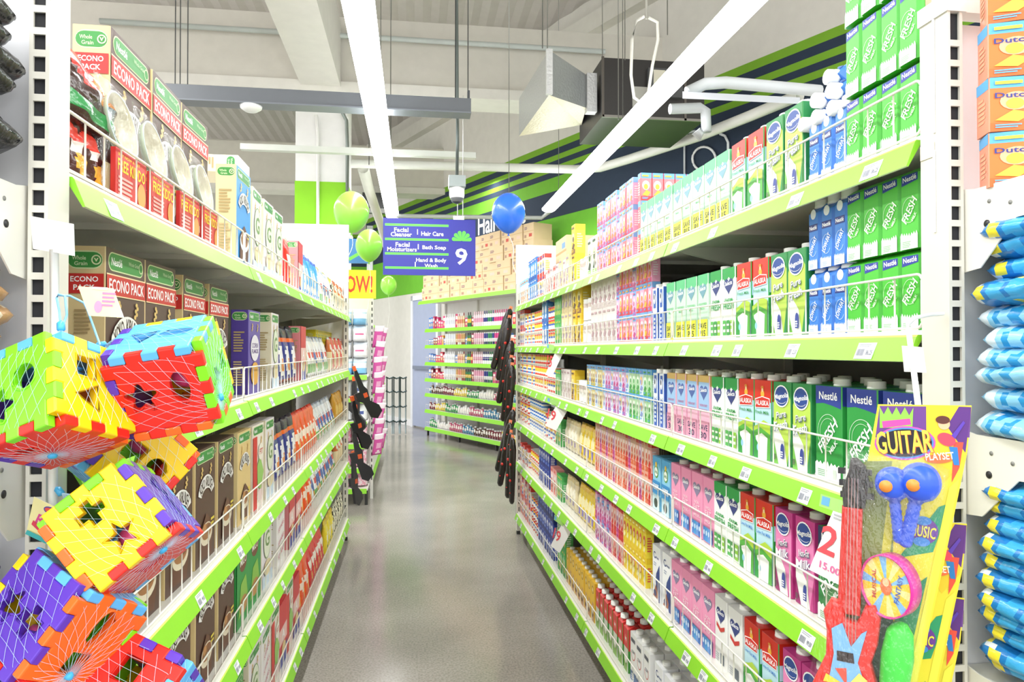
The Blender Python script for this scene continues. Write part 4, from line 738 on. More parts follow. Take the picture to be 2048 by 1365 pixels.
# ------------------------------------------------ rear shelving standing along the slanting wall
WA = math.atan2(-DW.y, -DW.x)
def rear():
    A = Vector((.212, 13.2, 0)); root = bpy.data.objects.new('rear_shelving', None); C.objects.link(root); root.location = A; root.rotation_euler = (0, 0, WA)
    root['label'] = 'white shelving of bath products standing along the slanting rear wall'; root['category'] = 'shelving'
    lv = [2.5, 1.985, 1.687, 1.37, 1.07, .79, .49, .165]; L = 3.66
    MB().box(0, L, .44, .45, .12, 2.9, 'f0efec', 'paint').obj('back_panel', root)
    for x in (0, 1.2, 2.4, 3.6): MB().box(x, x+.03, .4, .44, 0, 2.9, 'e4e2da', 'paint').obj('upright', root); MB().box(x+.01, x+.04, .03, .06, 0, .12, '2e2e2e', 'paint').obj('foot', root)
    for i, z in enumerate(lv):
        sh = MB().box(-.04 if i == 0 else 0, L, -.12 if i == 0 else 0, .44, z-.025, z, 'e6e5de', 'paint').obj('shelf', root)
        y = -.12 if i == 0 else 0
        mb = MB().add([(0 if i else -.04, y-.022, z-.062), (L, y-.022, z-.062), (L, y-.002, z+.002), (0 if i else -.04, y-.002, z+.002)], [(0, 1, 2, 3)], LIPG); mb.box(0 if i else -.04, L, y-.002, y+.004, z-.03, z, 'dff0c0'); mb.obj('price_strip', sh)
        if i > 1:
            mb = MB(); mb.tube([(0, .01, z+.09), (L, .01, z+.09)], .003, 'eeeae0', 'paint', 4)
            for k in range(49): mb.box(L*k/48-.001, L*k/48+.001, .009, .011, z, z+.09, 'eeeae0', 'paint')
            mb.obj('wire_fence', sh)
    M = Matrix.Translation(A) @ Matrix.Rotation(WA, 4, 'Z')
    def bottle(c1, c2, cc, h=.2, r=.026, shape=0):
        k = ('b', c1, c2, cc, h, shape)
        if k not in _caps:
            prof = [(r*.9, 0), (r, .006), (r, h*.28), (r*(.92 if shape else 1), h*.55), (r*.9, h*.72), (r*.5, h*.8), (r*.48, h*.82), (r*.42, h*.98), (r*.3, h)] if shape else [(r*.7, 0), (r*.72, h*.12), (r*.76, h*.2), (r, h*.22), (r, h*.5), (r*.96, h*.9), (r*.7, h), (.002, h)]
            cols = [c1, c1, c2, c1, c1, cc, cc, cc, cc] if shape else [cc, cc, cc, c1, c2, c1, c1, c1]
            _caps[k] = MB().lathe(prof, cols[:len(prof)-1], 'plastic', 10, None, True, 1, .7).mesh('bottle')
        return _caps[k]
    names = {}
    rn = random.Random(5)
    LV = ['top row', 'second row', 'third row', 'fourth row', 'fifth row', 'sixth row', 'bottom row']
    secs = [(.3, .62, 'box', [('d83a7a', 'pink'), ('f0a030', 'orange'), ('c83a50', 'red')]), (.64, 1.05, 'b', [('f4f4f4', 'd8dce4', 'e8e8ea', 'white')]), (1.08, 1.4, 'b', [('f0c8b0', 'd88a6a', 'f4f0ea', 'peach'), ('e8d0a8', 'c89a5a', 'a03c3c', 'cream')]), (1.42, 1.62, 'b2', [('2f7a4a', 'e8c040', '3a2a24', 'green'), ('b83038', 'f0d060', 'c8a030', 'red')]), (1.64, 1.98, 'b', [('f2d8e0', 'e0a0b8', 'e8c0cc', 'pale pink')]), (2.0, 2.3, 'b', [('f6f6f6', '30388a', '2c3474', 'white and navy'), ('f6f6f6', '2f8a5a', '2a7a50', 'white and green')]), (2.32, 2.75, 'b', [('f8f4f6', 'd83a8a', 'c83078', 'white and magenta')]), (2.77, 3.1, 'box', [('e8eef4', 'pale blue'), ('d8414a', 'red')])]
    dark = [('5a3a28', 'brown'), ('7a2434', 'wine'), ('e0c84a', 'yellow'), ('3a9a5a', 'green'), ('e6e4e0', 'white'), ('c05a78', 'rose'), ('4a8ab0', 'blue')]
    for li in range(7):
        z = lv[li+1]; x = .04; n = 0
        while x < 2.95:
            if li < 4:
                sec = next((q for q in secs if q[0] <= x < q[1]), None)
                if not sec: sec = (0, .3, 'box', [('c83a6a', 'pink'), ('8a2a44', 'wine'), ('5a86c8', 'blue')][li % 3:])
                if sec[2] == 'box': col, cn = rn.choice(sec[3]); ww, h = rn.choice([.07, .09]), rn.uniform(.13, .24)*(1 if li < 1 else .8)
                else:
                    c = sec[3][int((x*7)) % len(sec[3])]; ww = .062; h = .25 if li == 0 else .2; cn = c[3]
            else:
                col, cn = dark[int(x*2.3+li*1.7) % 7]; ww, h = .075, rn.uniform(.11, .19)
            n += 1; lb = f'{cn} '
            p = M @ Vector((x+ww/2, .05, z+.0008)); rot = (0, 0, WA+R(rn.uniform(-5, 5)))
            if li < 4 and sec[2] != 'box':
                O('shampoo_bottle', bottle(c[0], c[1], c[2], h, ww*.44, 1 if (sec[2] == 'b' and li % 2 == 0) or sec[2] == 'b2' else 0), None, f'{cn} bottle, {ordw(n)} from the left in {LV[li]} of rear shelving', 'bottle', f'bottles in the {LV[li]} of the rear shelving', None, p, rot)
            else:
                h = round(h, 2); k = ('x', col, ww, h)
                if k not in _caps:
                    if li < 4:
                        m2, F = prod_box(ww*.94, .06, h, col); F.rect(.1, .6, .9, .85, 'f4e8e4'); F.ell(.5, .35, .3, .15, 'e8c890'); _caps[k] = m2.mesh('box')
                    else: _caps[k] = bagmb(ww*1.05, h, .045, zones(col, ('e', .5, .5, .34, .2, 'f2ece4'), ('b', .85, 1, 'dcdcdc')), 5, 6, len(_caps)).mesh('pouch')
                O('soap_box' if li < 4 else 'soap_pouch', _caps[k], None, f'{cn} {"box" if li < 4 else "pouch"}, {ordw(n)} from the left in {LV[li]} of rear shelving', 'box' if li < 4 else 'pouch', f'goods in the {LV[li]} of the rear shelving', None, p, rot)
            x += ww+.003
    # cardboard boxes stacked on top
    bx = {}
    n = 0
    for l, (x0, x1) in enumerate([(-.02, 3.6), (.0, 3.6), (.75, 3.6), (1.7, 3.6)]):
        x = x0; j = 0
        while x < x1-.2:
            ww = rn.choice([.26, .34, .42]); hh = .235; k = ww; n += 1; j += 1
            if (k) not in bx:
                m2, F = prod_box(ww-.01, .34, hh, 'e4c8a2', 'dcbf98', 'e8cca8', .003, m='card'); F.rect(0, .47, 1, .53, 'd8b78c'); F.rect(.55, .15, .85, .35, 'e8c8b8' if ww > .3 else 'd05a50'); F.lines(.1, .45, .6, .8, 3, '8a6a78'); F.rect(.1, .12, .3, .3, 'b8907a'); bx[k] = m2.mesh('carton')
            O('cardboard_box', bx[k], None, f'brown cardboard box, {ordw(j)} from the left in {["lowest", "second", "third", "highest"][l]} layer atop rear shelving', 'cardboard box', 'cardboard boxes stacked on the rear shelving', None, M @ Vector((x+ww/2, -.08+rn.uniform(0, .03), lv[0]+.001+l*(hh+.001))), (0, 0, WA+R(rn.uniform(-2, 2)))); x += ww+.004
rear()
for j, (px, dz, wv) in enumerate([(1108, 0, .34), (1136, 0, .3), (1122, .2, .36), (1072, 0, .3)]):
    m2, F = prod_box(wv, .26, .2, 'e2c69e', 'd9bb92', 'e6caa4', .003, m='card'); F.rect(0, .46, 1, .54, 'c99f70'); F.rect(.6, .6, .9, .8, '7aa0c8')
    O('cardboard_box', m2.mesh('carton'), None, ['tan cardboard box behind the grey boxes, top right shelf', 'tan cardboard box behind the yellow box, top right shelf', 'open topped cardboard box, highest behind the goods, top right shelf', 'tan cardboard box behind the blue packs, top right shelf'][j], 'cardboard box', None, None, (1.03, zr(px, 1.03), RZ[1]+.001+(dz+.0 if dz == 0 else .201)+.0), (0, 0, -pi/2))
# ------------------------------------------------ next shelving run on the left, beyond the cross aisle
def farleft():
    root = bpy.data.objects.new('gondola_shelving', None); C.objects.link(root); root.location = (-.9, 7.3, 0); root['label'] = 'white shelving with diaper packs on its end, beyond the left run'; root['category'] = 'shelving'
    def pb(name, x0, x1, y0, y1, z0, z1, col='ecebe4', par=root): return MB().box(x0+.9, x1+.9, y0-7.3, y1-7.3, z0, z1, col, 'paint').obj(name, par)
    pb('end_panel', -1.45, -.46, 7.72, 7.74, .1, 2.2); pb('back_panel', -.93, -.9, 7.74, 11.4, .1, 2.1, 'eeeeea')
    q = MB(); q.box(.435, .465, .38, .42, 0, 2.2, 'f0efe8', 'paint'); 
    for k in range(30): q.box(.445, .457, .379, .381, .2+k*.065, .235+k*.065, '4a4a48', 'paint')
    q.obj('slotted_post', root)
    for z in (1.34, 1.1, .86, .63, .17, .38):
        sh = pb('shelf', -1.44, -.47, 7.36, 7.72, z-.02, z); MB().add([(-.54+.0, .045, z-.05), (.42, .045, z-.05), (.42, .06, z), (-.54, .06, z)], [(0, 1, 2, 3)], LIPG).obj('price_strip', sh)
    for z in (1.9, 1.5, 1.1, .65, .17):
        sh = pb('shelf', -.9, -.48, 7.76, 11.4, z-.02, z); MB().add([(.42, .46, z), (.445, .46, z-.045), (.445, 4.1, z-.045), (.42, 4.1, z)], [(0, 1, 2, 3)], LIPG).obj('price_strip', sh)
    MB().box(.40, .43, .07, .1, 0, .15, '2c2c2c', 'paint').obj('foot', root)
    dp = {}
    rn = random.Random(2); rows = [(1.342, 4, 'c', 0), (1.102, 1, 'w', 1), (.862, 1, 'w', 2), (.632, 1, 'p', 3), (.172, 1, 'p', 5), (.382, 1, 'p', 4)]
    cn = {'c': 'pale blue-white', 'w': 'white with blue mark', 'p': 'pink patterned'}
    for z, nl, c, ri in rows:
        for l in range(nl):
            for j in range(6):
                key = c if c != 'c' else ('c' if l in (0, 3) else 'd')
                if key not in dp:
                    cf = {'c': zones('eef6fb', ('b', .0, .45, '7fbfe6'), ('b', .7, .8, 'c4e2f2')), 'd': zones('f6f6f8', ('e', .5, .45, .35, .08, 'e070a0'), ('b', .8, 1, 'd4dce4')), 'w': zones('f2f4f8', ('e', .5, .5, .3, .12, '5a6ab0')), 'p': lambda u, v, s: 'f0a8c0' if rnd_lump(u*2.2, v*1.6, 7) > 0 else 'f6e0e8'}[key]
                    dp[key] = bagmb(.155, .17, .2, cf, 10, 10, 3, .1, flatbase=True).mesh('diaper')
                O('diaper_pack', dp[key], None, f'{cn[c]} diaper pack, {ORD[j]} from right, {LAY[4][l]+" layer of top" if nl > 1 else ORD[ri]} shelf beyond left run', 'diaper pack', 'diaper packs on the end of the far left shelving', None, (-.56-.158*j, 7.38+rn.uniform(0, .02), z+l*.172), (0, 0, R(rn.uniform(-3, 3))))
farleft()
# yellow board and blue board above it, white framed panel
def board(px0, px1, py0, py1, Z, col, name, label, cat, fn=None, th=.012, m='paint'):
    a = PY(px0, py1, Z); b = PY(px1, py0, Z); cx = (a.x+b.x)/2; zb = PY((px0+px1)/2, py1, Z).z; zt = PY((px0+px1)/2, py0, Z).z
    w_, h_ = b.x-a.x, zt-zb; mb = MB(); mb.box(-w_/2, w_/2, 0, th, 0, h_, col, m); F = Face(mb, (0, 0, 0), (1, 0, 0), (0, 0, 1), w_, h_, 'paint')
    if fn: fn(F)
    return mb.obj(name, None, label, cat, None, None, (cx, Z, zb))
board(655, 752, 540, 597, 7.25, 'f6e81e', 'hanging_sign', 'yellow board with red WOW! lettering above the diaper packs', 'sign', lambda F: F.txt('WOW!', .5, .5, .86, .6, 'd8421e'))
board(690, 737, 478, 527, 7.6, '3f78b4', 'hanging_sign', 'small blue board with green stroke behind the second balloon', 'sign', lambda F: F.poly([(.2, .1), (.9, .5), (.85, .62), (.15, .22)], '6fd04a').poly([(.5, .75), (.8, .45), (.86, .52), (.56, .82)], 'f4f4f4'))
def sign9(F):
    g = '63d84c'
    for v in (.883, .629, .375, .127): F.rect(.02, v-.02, .705, v+.02, g); F.k -= 1
    F.k += 1; V = lambda y: 1-(y-405)/512
    T = lambda t, x, y, w_, h_: (F.txt(t, (x-390)/850, V(y), w_/850, h_/512, 'ffffff'), setattr(F, 'k', F.k-1))
    T('Facial', 555, 510, 130, 40); T('Cleanser', 555, 551, 192, 40); T('Hair Care', 840, 540, 205, 40); T('Facial', 567, 643, 128, 40); T('Moisturizers', 562, 686, 268, 38); T('Bath Soap', 857, 669, 218, 46); T('Hand & Body', 829, 785, 278, 46); T('Wash', 828, 830, 120, 34)
    for x, y in ((703, 526), (710, 660), (683, 822)): F.rect((x-394)/850, V(y+24), (x-386)/850, V(y-24), 'ffffff'); F.k -= 1
    F.k += 1; F.rect(.02, .107, .705, .147, g); T('9', 1108, 742, 112, 152)
    cx, cy = (1112-390)/850, V(600)
    for i in range(6):
        a = R(12+31.2*i); n = 12; L_ = 94; ww = 18; pts = []
        for k in range(n+1):
            q = -pi/2+pi*k/n; lx = L_-ww+ww*cos(q) if 1 else 0; pts.append((lx, ww*sin(q)))
        pts = [(4, -2)]+pts+[(4, 2)]
        F.poly([(cx+(x*cos(a)-y*sin(a))/850, cy+(x*sin(a)+y*cos(a))/512) for x, y in pts], g); F.k += 1
sg = board(766, 951, 438, 551, 6.55, '2c2f9c', 'aisle_sign', 'blue hanging sign for aisle 9 with green bars and white lettering', 'sign', sign9, .02)
mb = MB(); 
for x in (.26, .31): mb.tube([(x, .01, .53), (x, .01, 1.7)], .004, 'd8d8d8', 'metal', 5)
mb.box(.22, .32, -.005, .02, .525, .56, 'f0f0f0', 'paint'); mb.obj('hanger_rod', sg)
# balloons tied to the end posts
def balloon(px, py, Z, wpx, hpx, col, name, tie):
    c = PY(px, py, Z); dep = (c-E0).dot(_f); r = wpx/2/FX*dep; h = hpx/FX*dep
    n = 16; prof = []
    for k in range(n+1):
        a = -pi/2+pi*k/n; zz = sin(a); rr = cos(a)*(1 if zz > 0 else 1-.16*zz*zz*1.3); prof.append((max(.001, r*rr), h/2*zz))
    mb = MB(); mb.lathe(prof, col, 'rubber', 28)
    b = mb.obj('balloon', None, name, 'balloon', None, None, c); MB().lathe([(.012, -.014), (.005, 0), (.012, .012)], col, 'rubber', 10, Matrix.Translation((0, 0, -h/2-.004))).obj('knot', b)
    e = Vector(tie)-c; s0 = Vector((0, 0, -h/2-.01)); MB().tube([s0+(e-s0)*t+Vector((0.02*sin(t*7), 0, 0)) for t in [i/10 for i in range(11)]], .002, 'f4f4f0', 'plastic', 4).obj('string', b)
balloon(703, 425, 6.3, 70, 84, '8fe04a', 'largest lime green balloon above the far left post', (-.56, 6.0, 2.19))
balloon(738, 492, 7.2, 53, 66, '8fe04a', 'middle sized lime green balloon beside the aisle sign', (-.47, 7.35, 1.6))
balloon(777, 571, 10.8, 32, 39, '8fe04a', 'smallest lime green balloon below the left corner of the aisle sign', (-.43, 11.2, 1.4))
balloon(1017, 427, 6.25, 67, 82, '2f6fe0', 'blue balloon tied to the far right post', (.9, 5.98, 2.19))
# pink packs hanging beside the far left shelving
for c_ in range(2):
    for j in range(8):
        key = 'pinkhang'
        if key not in _caps:
            _caps[key] = bagmb(.13, .24, .03, zones('d95aa8', ('b', .78, 1, 'f6e4ee'), ('e', .5, .45, .25, .14, 'f0b0d4'), ('e', .5, .15, .3, .06, 'f8e0ec')), 8, 12, 4).mesh('pouch')
        O('hanging_pack', _caps[key], None, f'pink pack on {["near", "far"][c_]} hanging strip beside diaper shelving, {ORD[j]} from the top', 'pack', 'pink packs hanging beside the far left shelving', None, (-.385+.0*c_, 7.66+.5*c_, 1.62-.165*j), (R(14), R(random.uniform(-6, 6)), R(40)))
# black toy rifles and long black packs hanging at the far end posts
def gunmesh():
    pts = [(0, 0), (.02, -.01), (.03, -.16), (.05, -.2), (.04, -.3), (.1, -.36), (.11, -.42), (.05, -.47), (0, -.44), (-.02, -.3), (-.06, -.27), (-.07, -.2), (-.02, -.2), (-.015, -.05)]
    mb = MB(); M = Matrix.Rotation(pi/2, 4, 'X'); mb.prism(pts[::-1], -.012, .012, '1e1e22', 'plastic', M); mb.box(-.008, .018, -.014, .014, -.012, .03, 'e8642c', 'plastic'); mb.box(0, .035, -.014, .014, -.26, -.22, 'd8582c', 'plastic'); return mb.mesh('gun')
gm = gunmesh()
for j, (px, py, rz, tl) in enumerate([(708, 740, 20, 20), (703, 800, 40, 14), (706, 860, 10, 10), (702, 910, 60, 4), (703, 760, -30, 3)]):
    p = PY(px, py, 6.12+.06*j); p.x = max(p.x, -.53)
    O('toy_rifle', gm, None, f'black toy rifle with orange tip hanging at far left post, {ORD[j]} hung', 'toy', 'toy rifles hanging at the far left post', None, p, (0, R(-tl), R(rz)))
def stickmesh():
    mb = MB(); mb.lathe([(.014, -.52), (.028, -.5), (.038, -.2), (.042, -.08), (.026, 0), (.006, .02)], '26211f', 'film', 8, None, True, 1, .55)
    for z in (-.2, -.33): mb.lathe([(.012, -.001), (.012, .001)], 'e0362c', 'plastic', 10, Matrix.Translation((0, -.022, z)) @ Matrix.Rotation(pi/2, 4, 'X'))
    for z in (-.08, -.43): mb.lathe([(.006, -.001), (.006, .001)], 'c8322c', 'plastic', 8, Matrix.Translation((0, -.022, z)) @ Matrix.Rotation(pi/2, 4, 'X'))
    mb.box(-.014, .014, -.003, .003, -.01, .04, 'ee8a64', 'print'); return mb.mesh('stick')
sm = stickmesh()
for j, (px, py, tl) in enumerate([(1020, 622, 17), (1018, 640, 10), (1023, 686, 12), (1022, 720, 7), (1024, 735, 5), (1026, 824, 16), (1020, 850, 11), (1022, 870, 4), (1025, 880, 1)]):
    p = PY(px, py, 5.9-.035*j); p.x = min(p.x, .875)
    O('hanging_pack', sm, None, f'long black pack with red dots hanging at far right post, {ORD[j]} from top', 'pack', 'long black packs hanging at the far right post', None, p, (0, R(tl), R(10-8*j)))
# folded metal stands leaning at the rear wall
for j, px in enumerate((779, 793, 806)):
    a = PY(px, 850, 13.4); x = a.x; mb = MB()
    for dx in (-.05, .05): mb.tube([(dx, 0, 0), (dx, 0, 1.06)], .014, '7d8a8c', 'metal', 6)
    for z in (.22, .5, .78, 1.04): mb.tube([(-.07, -.02, z+.03), (0, -.02, z), (.07, -.02, z+.03)], .016, '5a686a', 'metal', 6)
    mb.obj('folding_stand', None, f'grey folded metal stand by the rear door, {ORD[j]} from the left', 'stand', 'folded metal stands by the rear door', None, (x, 13.4, .015))
# ------------------------------------------------ ceiling services
def thing(mb, name, label, cat, **k): return mb.obj(name, None, label, cat, **k)
a, b = PY(330, 168, 6.0), PY(942, 197, 6.0); b2 = PY(942, 226, 6.0)
mb = MB(); mb.box(a.x, b.x, 6.0, 6.1, b2.z, b.z, '6b7076', 'paint'); mb.box(a.x, b.x, 5.97, 6.13, b2.z-.012, b2.z, '7a8088', 'paint'); mb.box(b.x-.03, b.x-.01, 6.0, 6.04, b.z, b.z+.07, '4a4e54', 'paint')
tray = thing(mb, 'cable_tray', 'dark grey cable trunking hanging across the aisle in front of the lights', 'cable trunking')
for px in (350, 360, 375, 911, 936):
    p = PY(px, 180, 6.05); MB().tube([(p.x, 6.05, b.z), (p.x, 6.05, 6.5)], .005, '85888a' if px not in (911,) else '5c6468', 'metal', 5).obj('hanger_rod', tray)
p = PY(502, 204, 6.05); thing(MB().lathe([(.01, -.05), (.05, -.045), (.085, -.02), (.09, 0)], 'f2f4f6', 'plastic', 20, Matrix.Translation((p.x, 6.05, b2.z-.012))), 'ceiling_sensor', 'white round sensor disc under the grey cable trunking', 'sensor')
a, b = PY(480, 305, 7.6), PY(952, 307, 7.6); thing(MB().box(a.x, b.x, 7.6, 7.68, b.z-.05, b.z+.012, 'd8dcd4', 'paint'), 'cable_tray', 'pale flat rail hanging below the dark trunking, behind the lights', 'rail')
z0 = PY(690, 327, 9.0).z; pts = [PH(690, 327, z0), PH(1150, 339, z0), PH(1200, 336, z0), PH(1260, 318, z0), PH(1400, 272, z0), PH(1500, 232, z0), PH(1600, 190, z0)]
thing(MB().tube(pts, .055, 'e8e9e2', 'paint', 10), 'drain_pipe', 'thick white pipe crossing the hall and turning along the rear wall', 'pipe')
a, b = PY(792, 432, 9.9), PY(1083, 436, 9.9); thing(MB().tube([a, b, PY(1106, 418, 9.5)], .03, 'c9cdcc', 'paint', 6), 'support_rail', 'pale rail behind the aisle sign joining the ends of the light rows', 'rail')
p = PY(914, 395, 6.3); dom = thing(MB().box(p.x-.075, p.x+.075, 6.25, 6.4, p.z+.09, p.z+.19, '9aa4a4', 'paint'), 'security_camera', 'white dome security camera on a grey box above the aisle sign', 'camera')
MB().lathe([(.01, -.055), (.045, -.04), (.062, -.005), (.068, .02), (.068, .09)], ['3a3c40', '6a6c70', 'f2f2f2', 'f4f4f4'], 'plastic', 18, Matrix.Translation((p.x, 6.32, p.z))).obj('dome', dom)
MB().tube([(p.x, 6.32, p.z+.19), (p.x+.005, 6.32, p.z+.5), (p.x, 6.32, 5.0), (p.x, 6.32, 6.5)], [.016, .016, .01, .01], '7c8684', 'metal', 6).obj('drop_pipe', dom)
# air handling unit with flared insulated duct
def hexa(mb, P8, cols, m): return mb.add(P8, [(0, 1, 2, 3), (7, 6, 5, 4), (0, 4, 5, 1), (3, 2, 6, 7), (0, 3, 7, 4), (1, 5, 6, 2)], cols, m)
a = PY(1205, 232, 6.6); b = PY(1370, 115, 6.6); zt, zb = PY(1205, 115, 6.6).z, a.z
un = thing(MB().box(a.x, b.x+.2, 6.6, 7.55, zb, zt, '2e2c2b', 'paint'), 'air_handling_unit', 'dark air handling unit hanging right of the silver duct', 'air conditioner')
mb = MB(); mb.box(a.x+.3, a.x+.52, 6.585, 6.6, zb+.08, zb+.3, 'a9a8a0', 'paint'); mb.obj('grey_panel', un)
mb = MB(); mb.box(a.x+.45, a.x+.8, 6.55, 6.6, zb+.2, zb+.48, '4c4e50', 'paint'); mb.box(a.x+.5, a.x+.62, 6.547, 6.551, zb+.25, zb+.46, 'd6d2c0', 'print'); mb.box(a.x+.65, a.x+.78, 6.547, 6.551, zb+.36, zb+.43, 'e4e6ea', 'print'); mb.obj('control_box', un)
mb = MB(); 
for x in (a.x+.004, b.x): mb.box(x-.012, x+.012, 6.592, 6.61, zb-.01, zt+.01, '6a6660', 'metal')
mb.box(a.x, b.x+.2, 6.592, 6.61, zb-.012, zb+.012, '8c8a84', 'metal'); mb.obj('edge_trim', un)
n0, n1, n2, n3 = PY(1098, 190, 6.45), PY(1038, 278, 7.75), PY(1163, 250, 7.45), PY(1172, 216, 6.75)
for q in (n1, n2, n3): pass
tops = [Vector(n0), Vector(n1), Vector(n2), Vector(n3)]; tz = [PY(1098, 100, 6.45).z, PY(1098, 100, 6.45).z, PY(1187, 150, 6.75).z, PY(1187, 150, 6.75).z]
for q, z in zip(tops, tz): q.z = z
zbm = n0.z; n1.z = zbm
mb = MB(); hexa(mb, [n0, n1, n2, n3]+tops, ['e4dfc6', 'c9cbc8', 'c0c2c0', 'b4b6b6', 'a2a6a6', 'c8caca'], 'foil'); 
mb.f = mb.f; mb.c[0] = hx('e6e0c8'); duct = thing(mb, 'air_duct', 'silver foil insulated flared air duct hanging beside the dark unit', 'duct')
mb = MB(); mb.box(n0.x-.03, n0.x+.03, 6.42, 6.46, zbm, tz[0], 'd8dada', 'foil'); mb.obj('foil_tape', duct); mb = MB().box(n3.x, n3.x+.1, 6.7, 6.8, n3.z-.05, tz[2], 'c4c6c6', 'foil'); mb.obj('duct_collar', duct)
for px, py in ((1085, 97), (1095, 290)):
    p = PY(px, py, 6.6 if py < 200 else 7.5); MB().tube([(p.x, p.y, max(p.z, tz[0])), (p.x, p.y, 6.5)], .006, 'b4b6b2', 'metal', 5).obj('hanger_rod', duct)
# looped white hose on a hook
pts = [(1297, 35), (1315, 45), (1316, 80), (1305, 130), (1296, 190), (1285, 207), (1268, 195), (1262, 150), (1264, 80), (1272, 42), (1288, 33)]
hs = thing(MB().tube([PY(x, y, 5.4) for x, y in pts], .013, 'ecebe2', 'plastic', 8), 'looped_hose', 'white hose looped on a hook before the dark unit', 'hose')
p = PY(1293, 38, 5.4); MB().tube([p, p+Vector((.005, 0, 1.5))], .01, 'dcdbd2', 'paint', 6).obj('hook', hs)
thing(MB().tube([PY(726, 335, 9.0), PY(738, 380, 10.2), PY(762, 450, 12.2), PY(775, 500, 13.6)], .075, 'dcdad2', 'paint', 10), 'fabric_duct', 'pale sleeve duct slanting down behind the left light row', 'duct')
p = PY(764, 412, 13.2); dk = thing(MB().box(p.x-.35, p.x+.25, 13.1, 13.5, p.z-.1, p.z+.22, '3c3e3e', 'paint'), 'fan_coil_unit', 'dark small unit hanging far behind the left light row', 'air conditioner'); MB().box(p.x-.3, p.x+.2, 13.04, 13.1, p.z-.16, p.z-.08, '8c8e8a', 'paint').obj('drip_tray', dk)
for px, Z in ((738, 7.8), (781, 8.1)):
    p = PY(px, 330, Z); thing(MB().tube([p, (p.x, p.y, 6.5)], .005, '8a8c88', 'metal', 5), 'hanger_rod', 'thin rod just ' + ('left' if px == 738 else 'right') + ' of the far part of the left light row', 'rod')
def pipeobj(pts, r, col, label, name='ceiling_pipe', m='paint'): return thing(MB().tube(pts, r, col, m, 10), name, label, 'pipe')
z = PY(1400, 170, 5.2).z; pipeobj([PY(1375, 185, 5.0), PY(1410, 168, 5.0), PY(1450, 165, 5.05), PY(1640, 182, 5.1)], .045, 'e2e8ec', 'white lagged pipe right of the light row, above the flat strut')
thing(MB().add([PY(1365, 183, 4.9), PY(1600, 195, 4.9), PY(1600, 208, 4.9), PY(1365, 197, 4.9), PY(1365, 183, 5.0), PY(1600, 195, 5.0), PY(1600, 208, 5.0), PY(1365, 197, 5.0)], [(3, 2, 1, 0), (4, 5, 6, 7), (0, 1, 5, 4), (7, 6, 2, 3)], 'ccd2da', 'paint'), 'metal_strut', 'flat pale metal strut under the white lagged pipe', 'strut')
pipeobj([PY(1340, 218, 5.2), PY(1400, 216, 5.2), PY(1411, 222, 5.2), PY(1413, 262, 5.2), PY(1400, 272, 5.2), PY(1392, 262, 5.2)], .04, 'dfe5ea', 'white elbow pipe bending down right of the light row')
def onwall(px, py, n=.03):
    d = ray(px, py); t = ((W0-NW*n)-E0).dot(NW)/d.dot(NW); return E0+d*t
pipeobj([onwall(1369, 350), onwall(1369, 275), onwall(1375, 266), onwall(1390, 262)], .012, 'e6ecf0', 'thin white conduit on the blue wall, left of the ring')
pipeobj([onwall(1440, 268), onwall(1450, 272), onwall(1456, 285), onwall(1457, 350)], .014, 'e6ecf0', 'thin white conduit on the blue wall, right of the ring')
c0 = onwall(1408, 318); thing(MB().tube([onwall(1408+23*cos(2*pi*k/24), 318+24*sin(2*pi*k/24)) for k in range(24)], .014, 'eceef0', 'paint', 6, True), 'wall_ring', 'white ring mounted on the dark blue wall above the goods', 'ring')
g1, g2 = PY(200, 42, 8.26), PY(1210, 80, 8.26); pipeobj([(g1.x, 8.26, g1.z), (g2.x, 8.26, g1.z)], .03, 'c4ccc8', 'long pale conduit along the near face of the cross beam')
for px, y0_, y1_, Z in ((1018, 290, 400, 8.2), (1205, 0, 140, 7), (1250, 0, 120, 6.4), (1335, 0, 70, 6), (1237, 0, 240, 6.2)):
    p = PY(px, y1_, Z); thing(MB().tube([p, (p.x, p.y, 6.5)], .005, 'b8bab6', 'metal', 5), 'hanger_rod', {1018: 'thin rod hanging below the silver duct', 1205: 'thin rod reaching the left edge of the dark unit', 1250: 'thin rod in front of the dark unit, left one', 1335: 'thin short rod right of the looped hose', 1237: 'thin rod hanging low before the dark unit'}[px], 'rod')


# ------------------------------------------------ goods on the end displays
for l in range(4):
    for j in range(2):
        inst('dutch', (.936+.08*j, .98-.045*j, 1.859+l*.0872), (0, 0, R([-26, -20, -24, -30][l])), f'orange and blue drink multipack, {["left", "right"][j]} column, {LAY[4][l]} layer, top right end display', 'orange drink multipacks on the right end display')
def flatbag(key, cf, w_, l_, t_, sd, lump=.22):
    k = ('fb', key, sd)
    if k not in _caps:
        mb = bagmb(w_, l_, t_, cf, 18, 18, sd, lump, 'film', rc=.16); _caps[k] = mb.mesh('bag')
    return _caps[k]
def stackbags(s, cx, yc, z0, n, dz, cf, key, name, label, cat, group, w_=.2, l_=.2, t_=.05, spread=.012, lay='shelf'):
    rn = random.Random(int(z0*100))
    for i in range(n):
        me = flatbag(key, cf, w_, l_, t_, i % 4)
        o = O(name, me, None, label.format(ordw(i+1)), cat, group, None, (cx+rn.uniform(-spread, spread), yc+l_/2+rn.uniform(-spread, spread), z0+.002+i*dz), (R(90+rn.uniform(-3, 3)), R(rn.uniform(-4, 4)), R(rn.uniform(-8, 8))))
blue1 = lambda u, v, s: 'f4e43c' if (rnd_lump(u*1.2, v*1.1, 4) > .42) else ('e8f0f6' if rnd_lump(u, v, 8) > .5 else ('3fa8e0' if rnd_lump(v, u, 2) > 0 else '1f7cc4'))
blue2 = lambda u, v, s: ('dfeef8' if rnd_lump(u, v, 8) > .3 else ('2f96d4' if rnd_lump(v*1.4, u, 2) > .3 else '8cccee'))
